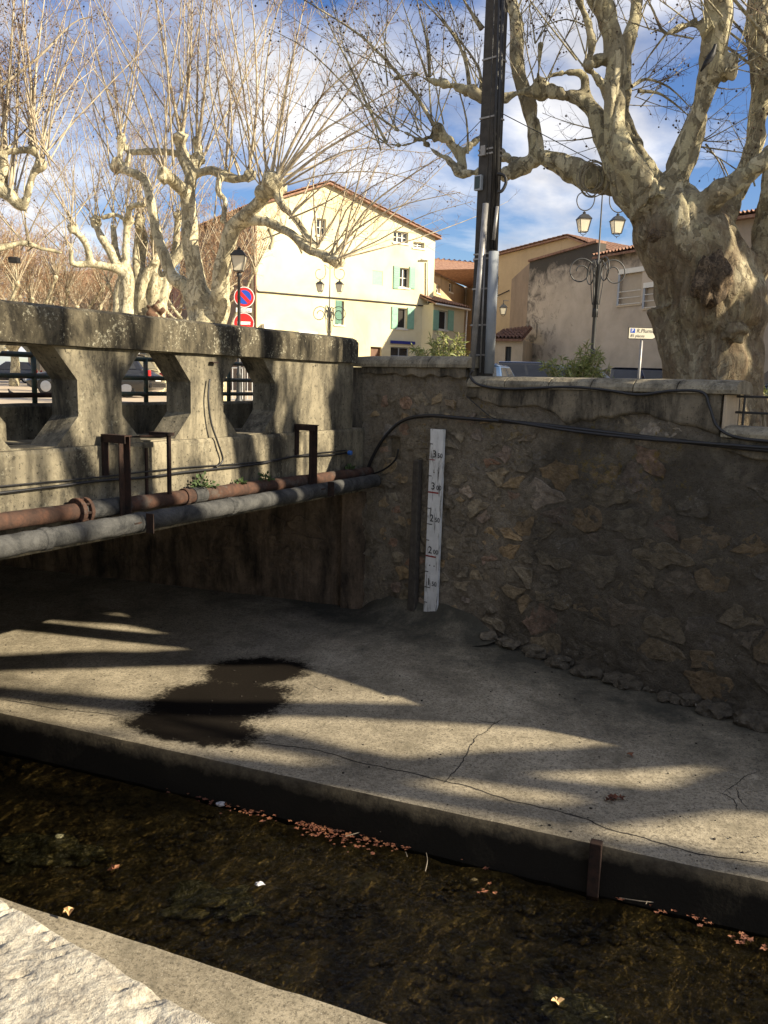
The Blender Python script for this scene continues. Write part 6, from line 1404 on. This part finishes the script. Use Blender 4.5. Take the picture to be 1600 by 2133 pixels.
# ------------------------------------------------------------------ second pair of planes further back
D = 33.0; b0 = at(262, 690, D); b0.z = ST
T = PlaneTree('plane_tree', b0, 'slender forked plane tree left of the smaller lantern post', 'plane trees', 31, voxel=.06)
T.limb([b0] + pxl([(258, 690), (262, 655), (267, 607), (262, 567), (252, 555)], D, D), rpx([18, 16, 15, 13, 13, 10], D)); T.limb(pxl([(246, 690), (245, 640), (248, 600), (258, 570)], D, D), rpx([13, 11, 10, 9], D))
T.limb(pxl([(258, 570), (236, 557), (189, 550), (152, 550), (148, 520)], D, D - 1), rpx([10, 9, 8, 6, 5], D)); T.limb(pxl([(190, 550), (176, 505), (152, 476)], D - .5, D - 1), rpx([8, 7, 7], D)); T.head(at(152, 476, D - 1), .2)
T.limb(pxl([(250, 560), (219, 506), (205, 480), (199, 462)], D, D + .6), rpx([10, 9, 8, 8], D)); T.head(at(199, 462, D + .6), .25); T.limb(pxl([(264, 570), (263, 506), (268, 462)], D, D + .3), rpx([9, 8, 8], D)); T.head(at(268, 460, D + .3), .22); T.limb(pxl([(250, 560), (240, 510), (235, 470)], D, D + .8), rpx([8, 7, 6], D))
T.limb(pxl([(262, 460), (240, 447), (210, 455)], D, D), rpx([5, 5, 5], D)); T.limb(pxl([(268, 455), (275, 430), (305, 425)], D, D - .5), rpx([7, 6, 6], D))
for c, n, a0, a1 in ((at(199, 462, D + .6), 12, -45, 30), (at(152, 476, D - 1), 12, -50, 25), (at(268, 460, D + .3), 12, -25, 40), (at(235, 470, D + .8), 8, -30, 30), (at(148, 520, D - 1), 7, -60, 20), (at(305, 425, D - .5), 8, -20, 40)): T.fan(c, n, a0, a1, 5.0, .024, dens=4.5, size=.7, balls=.05)
T.done(.02)
b0 = at(326, 690, 34); b0.z = ST; D = 34
T = PlaneTree('plane_tree', b0, 'plane tree with a sawn brown stump and upright shoots beside the lantern post', 'plane trees', 41, voxel=.06)
T.limb([b0] + pxl([(327, 690), (326, 650), (325, 632)], D, D), rpx([25, 22, 21, 19], D))
for pts in ([(318, 640), (322, 590), (325, 540), (322, 490)], [(332, 640), (345, 600), (352, 560), (365, 510), (372, 450)], [(310, 650), (300, 600), (296, 550), (300, 500), (292, 455)], [(300, 660), (292, 640), (304, 575), (322, 550)], [(352, 560), (380, 520), (392, 490)], [(285, 690), (287, 640), (288, 580), (284, 520), (290, 470)]): T.limb(pxl(pts, D, D + rnd.uniform(-.8, .8)), rpx([12, 11, 9, 8, 7][:len(pts)], D)); T.head(at(*pts[-1], D), .2); T.fan(at(*pts[-1], D), 9, -30, 30, 4, .024, dens=4.5, size=.7, balls=.05)
m = MB(); m.blob(at(326, 655, D - .12), .38, 5, 1.1, 4, (.85, .85, 1.1)); m.put('sawn_stump', 'wound_brown', T.o, smooth=True)
T.done(.02)
# ------------------------------------------------------------------ plane at the left edge, trunk outside the picture
D = 15.5; b0 = at(-190, 700, D); b0.z = ST
T = PlaneTree('plane_tree', b0, 'plane tree at the left edge with knuckled limbs reaching in', 'plane trees', 51, voxel=.045)
T.limb([b0] + pxl([(-180, 600), (-150, 500), (-110, 440)], D, D), rpx([60, 50, 45, 36], D))
T.limb(pxl([(-110, 440), (-60, 400), (-20, 390), (15, 405), (40, 428), (52, 430), (60, 400), (70, 362), (84, 344)], D, D), rpx([30, 22, 18, 16, 12, 9, 8, 8, 12], D)); T.head(at(86, 343, D), .13); T.head(at(20, 405, D), .12)
T.limb(pxl([(-20, 395), (0, 370), (8, 345), (3, 320)], D, D), rpx([14, 13, 11, 9], D)); T.limb(pxl([(-80, 330), (-20, 318), (30, 314), (70, 312)], D, D), rpx([10, 8, 8, 8], D)); T.head(at(70, 313, D), .1); T.limb(pxl([(-150, 430), (-110, 370), (-70, 325)], D, D), rpx([20, 14, 10], D))
T.limb(pxl([(40, 428), (62, 448)], D, D), rpx([6, 3], D)); T.limb(pxl([(-140, 520), (-60, 525), (0, 517), (50, 507), (80, 516), (128, 527)], D, D + 1.5), rpx([18, 11, 8, 7, 6, 5], D))
for pts, r0 in (([(68, 305), (75, 150), (95, -20)], .035), ([(84, 335), (110, 200), (180, 40)], .03), ([(5, 315), (20, 150), (30, -20)], .05), ([(0, 180), (80, 120), (150, 50), (190, 35)], .03), ([(0, 240), (70, 205), (125, 200)], .018), ([(62, 300), (66, 180), (50, 60), (48, -20)], .04), ([(12, 320), (5, 200), (-10, 60)], .05), ([(20, 395), (35, 250), (40, 100), (60, -20)], .035), ([(125, 520), (90, 480), (85, 430)], .014)): T.path([at(x, y, D + .1 * k_) for k_, (x, y) in enumerate(pts)], r0, 8, .4, .2)
for c, n, a0, a1 in ((at(86, 343, D), 9, -40, 35), (at(70, 312, D), 8, -30, 30), (at(5, 318, D), 8, -30, 30), (at(20, 400, D), 6, -40, 40), (at(60, 515, D + 1), 6, -60, 60), (at(-60, 320, D), 8, -10, 40)): T.fan(c, n, a0, a1, 3.6, .018, dens=8, size=.42, balls=.14)
T.done(.02)
# ------------------------------------------------------------------ background planes (own skeletons)
def far_tree(x, d, h, lab, seed, spread=1.0, nl=7, ns=16, grp='plane trees', name='plane_tree', th=2.2, dens=5, r_tr=.3):
    b = at(x, 790, d); b.z = ST; r = random.Random(seed); T = PlaneTree(name, b, lab, grp, seed, 'far_twig_bark', voxel=.09)
    T.limb([b, b + Z * th * .5 + Vector((.08, 0, 0)), b + Z * th], [r_tr, r_tr * .85, r_tr * .8], wob=.05)
    for i in range(nl):
        a = 2 * math.pi * (i + r.uniform(-.3, .3)) / nl; R1 = spread * r.uniform(1.0, 1.9); dr = Vector((math.cos(a), math.sin(a), 0)); k1 = b + Z * (th - .3); k2 = k1 + dr * R1 * .55 + Z * h * .14; k3 = k1 + dr * R1 + Z * h * r.uniform(.2, .34); k4 = k3 + dr * r.uniform(.1, .7) + Z * h * r.uniform(.06, .16)
        T.limb([k1, k2, k3, k4], [r_tr * .62, r_tr * .45, r_tr * .36, r_tr * .3]); T.head(k4, r_tr * .6); kw = dict(dens=dens, size=.75, balls=.02, curve=.4)
        rest = b.z + h - k4.z
        for j in range(ns):
            an = r.uniform(0, 6.283); tl = r.uniform(0, 1.0); T.shoot(k4, Vector((math.cos(an) * tl, math.sin(an) * tl, 1)), rest * r.uniform(.6, 1.1), .03, npt=6, **kw)
        for j in range(5): an = r.uniform(0, 6.283); T.shoot(k3, Vector((math.cos(an), math.sin(an), .6)), rest * r.uniform(.3, .6), .02, npt=6, **kw)
    return T.done(0)
for i, (x, d, h, lab, sp) in enumerate(((30, 46, 8.6, 'bare plane tree in the background under the hanging lamp', 1.5), (130, 50, 8.4, 'bare plane tree in the background left of the slender forked plane', 1.5), (-70, 40, 8.2, 'background plane tree partly cut by the left edge', 1.5), (205, 60, 8.6, 'background plane tree in front of the distant tiled roof', 1.5), (75, 64, 9.2, 'farther plane tree between the two at the left', 1.6), (340, 48, 8.6, 'background plane tree behind the sawn stump', 1.3), (-10, 75, 10, 'farthest plane tree in the left row', 1.8), (440, 44, 9.5, 'plane tree in front of the shaded house side, left of the traffic signs', 1.2), (160, 80, 10, 'distant plane tree closing the avenue', 1.8))):
    far_tree(x, d, h, lab, 100 + i, sp)
# planes standing right of the picture whose shadows fall on bridge, walkway and water
for i, (px_, py_, h, lab) in enumerate(((11.8, 9.0, 1.0, 'plane tree outside the right edge next to the big tree'), (9.6, 7.4, 1.45, 'plane tree outside the right edge at the bend of the quay wall'), (16.5, 5.0, 1.5, 'plane tree outside the right edge behind the quay wall'), (22.5, 3.4, 1.7, 'plane tree outside the right edge farther along the quay'))):
    b = Vector((px_, py_, ST)); r = random.Random(200 + i); T = PlaneTree('plane_tree', b, lab, 'plane trees', 200 + i, voxel=.07)
    T.limb([b, b + Z * 1.6, b + Z * 3.0], [.6, .5, .5], wob=.05)
    nl_ = (5, 6, 7, 7)[i]
    for k_ in range(nl_):
        a = 2 * math.pi * (k_ + r.uniform(-.3, .3)) / nl_; dr = Vector((math.cos(a), math.sin(a), 0)); k1 = b + Z * 2.7; R1 = r.uniform(1.6, 3) * h; P4 = [k1, k1 + dr * R1 * .5 + Z * 1.6, k1 + dr * R1 + Z * 3.2, k1 + dr * R1 * 1.1 + Z * 5]
        T.limb(P4, [.3, .24, .2, .14]); T.head(P4[-1], .25)
        for j in range((4, 4, 3, 4)[i]): an = r.uniform(0, 6.283); tl = r.uniform(0, .6); T.shoot(P4[-1], Vector((math.cos(an) * tl, math.sin(an) * tl, 1)), 4.5 * r.uniform(.6, 1.1), .045, dens=4, size=.8)
    T.done(0)
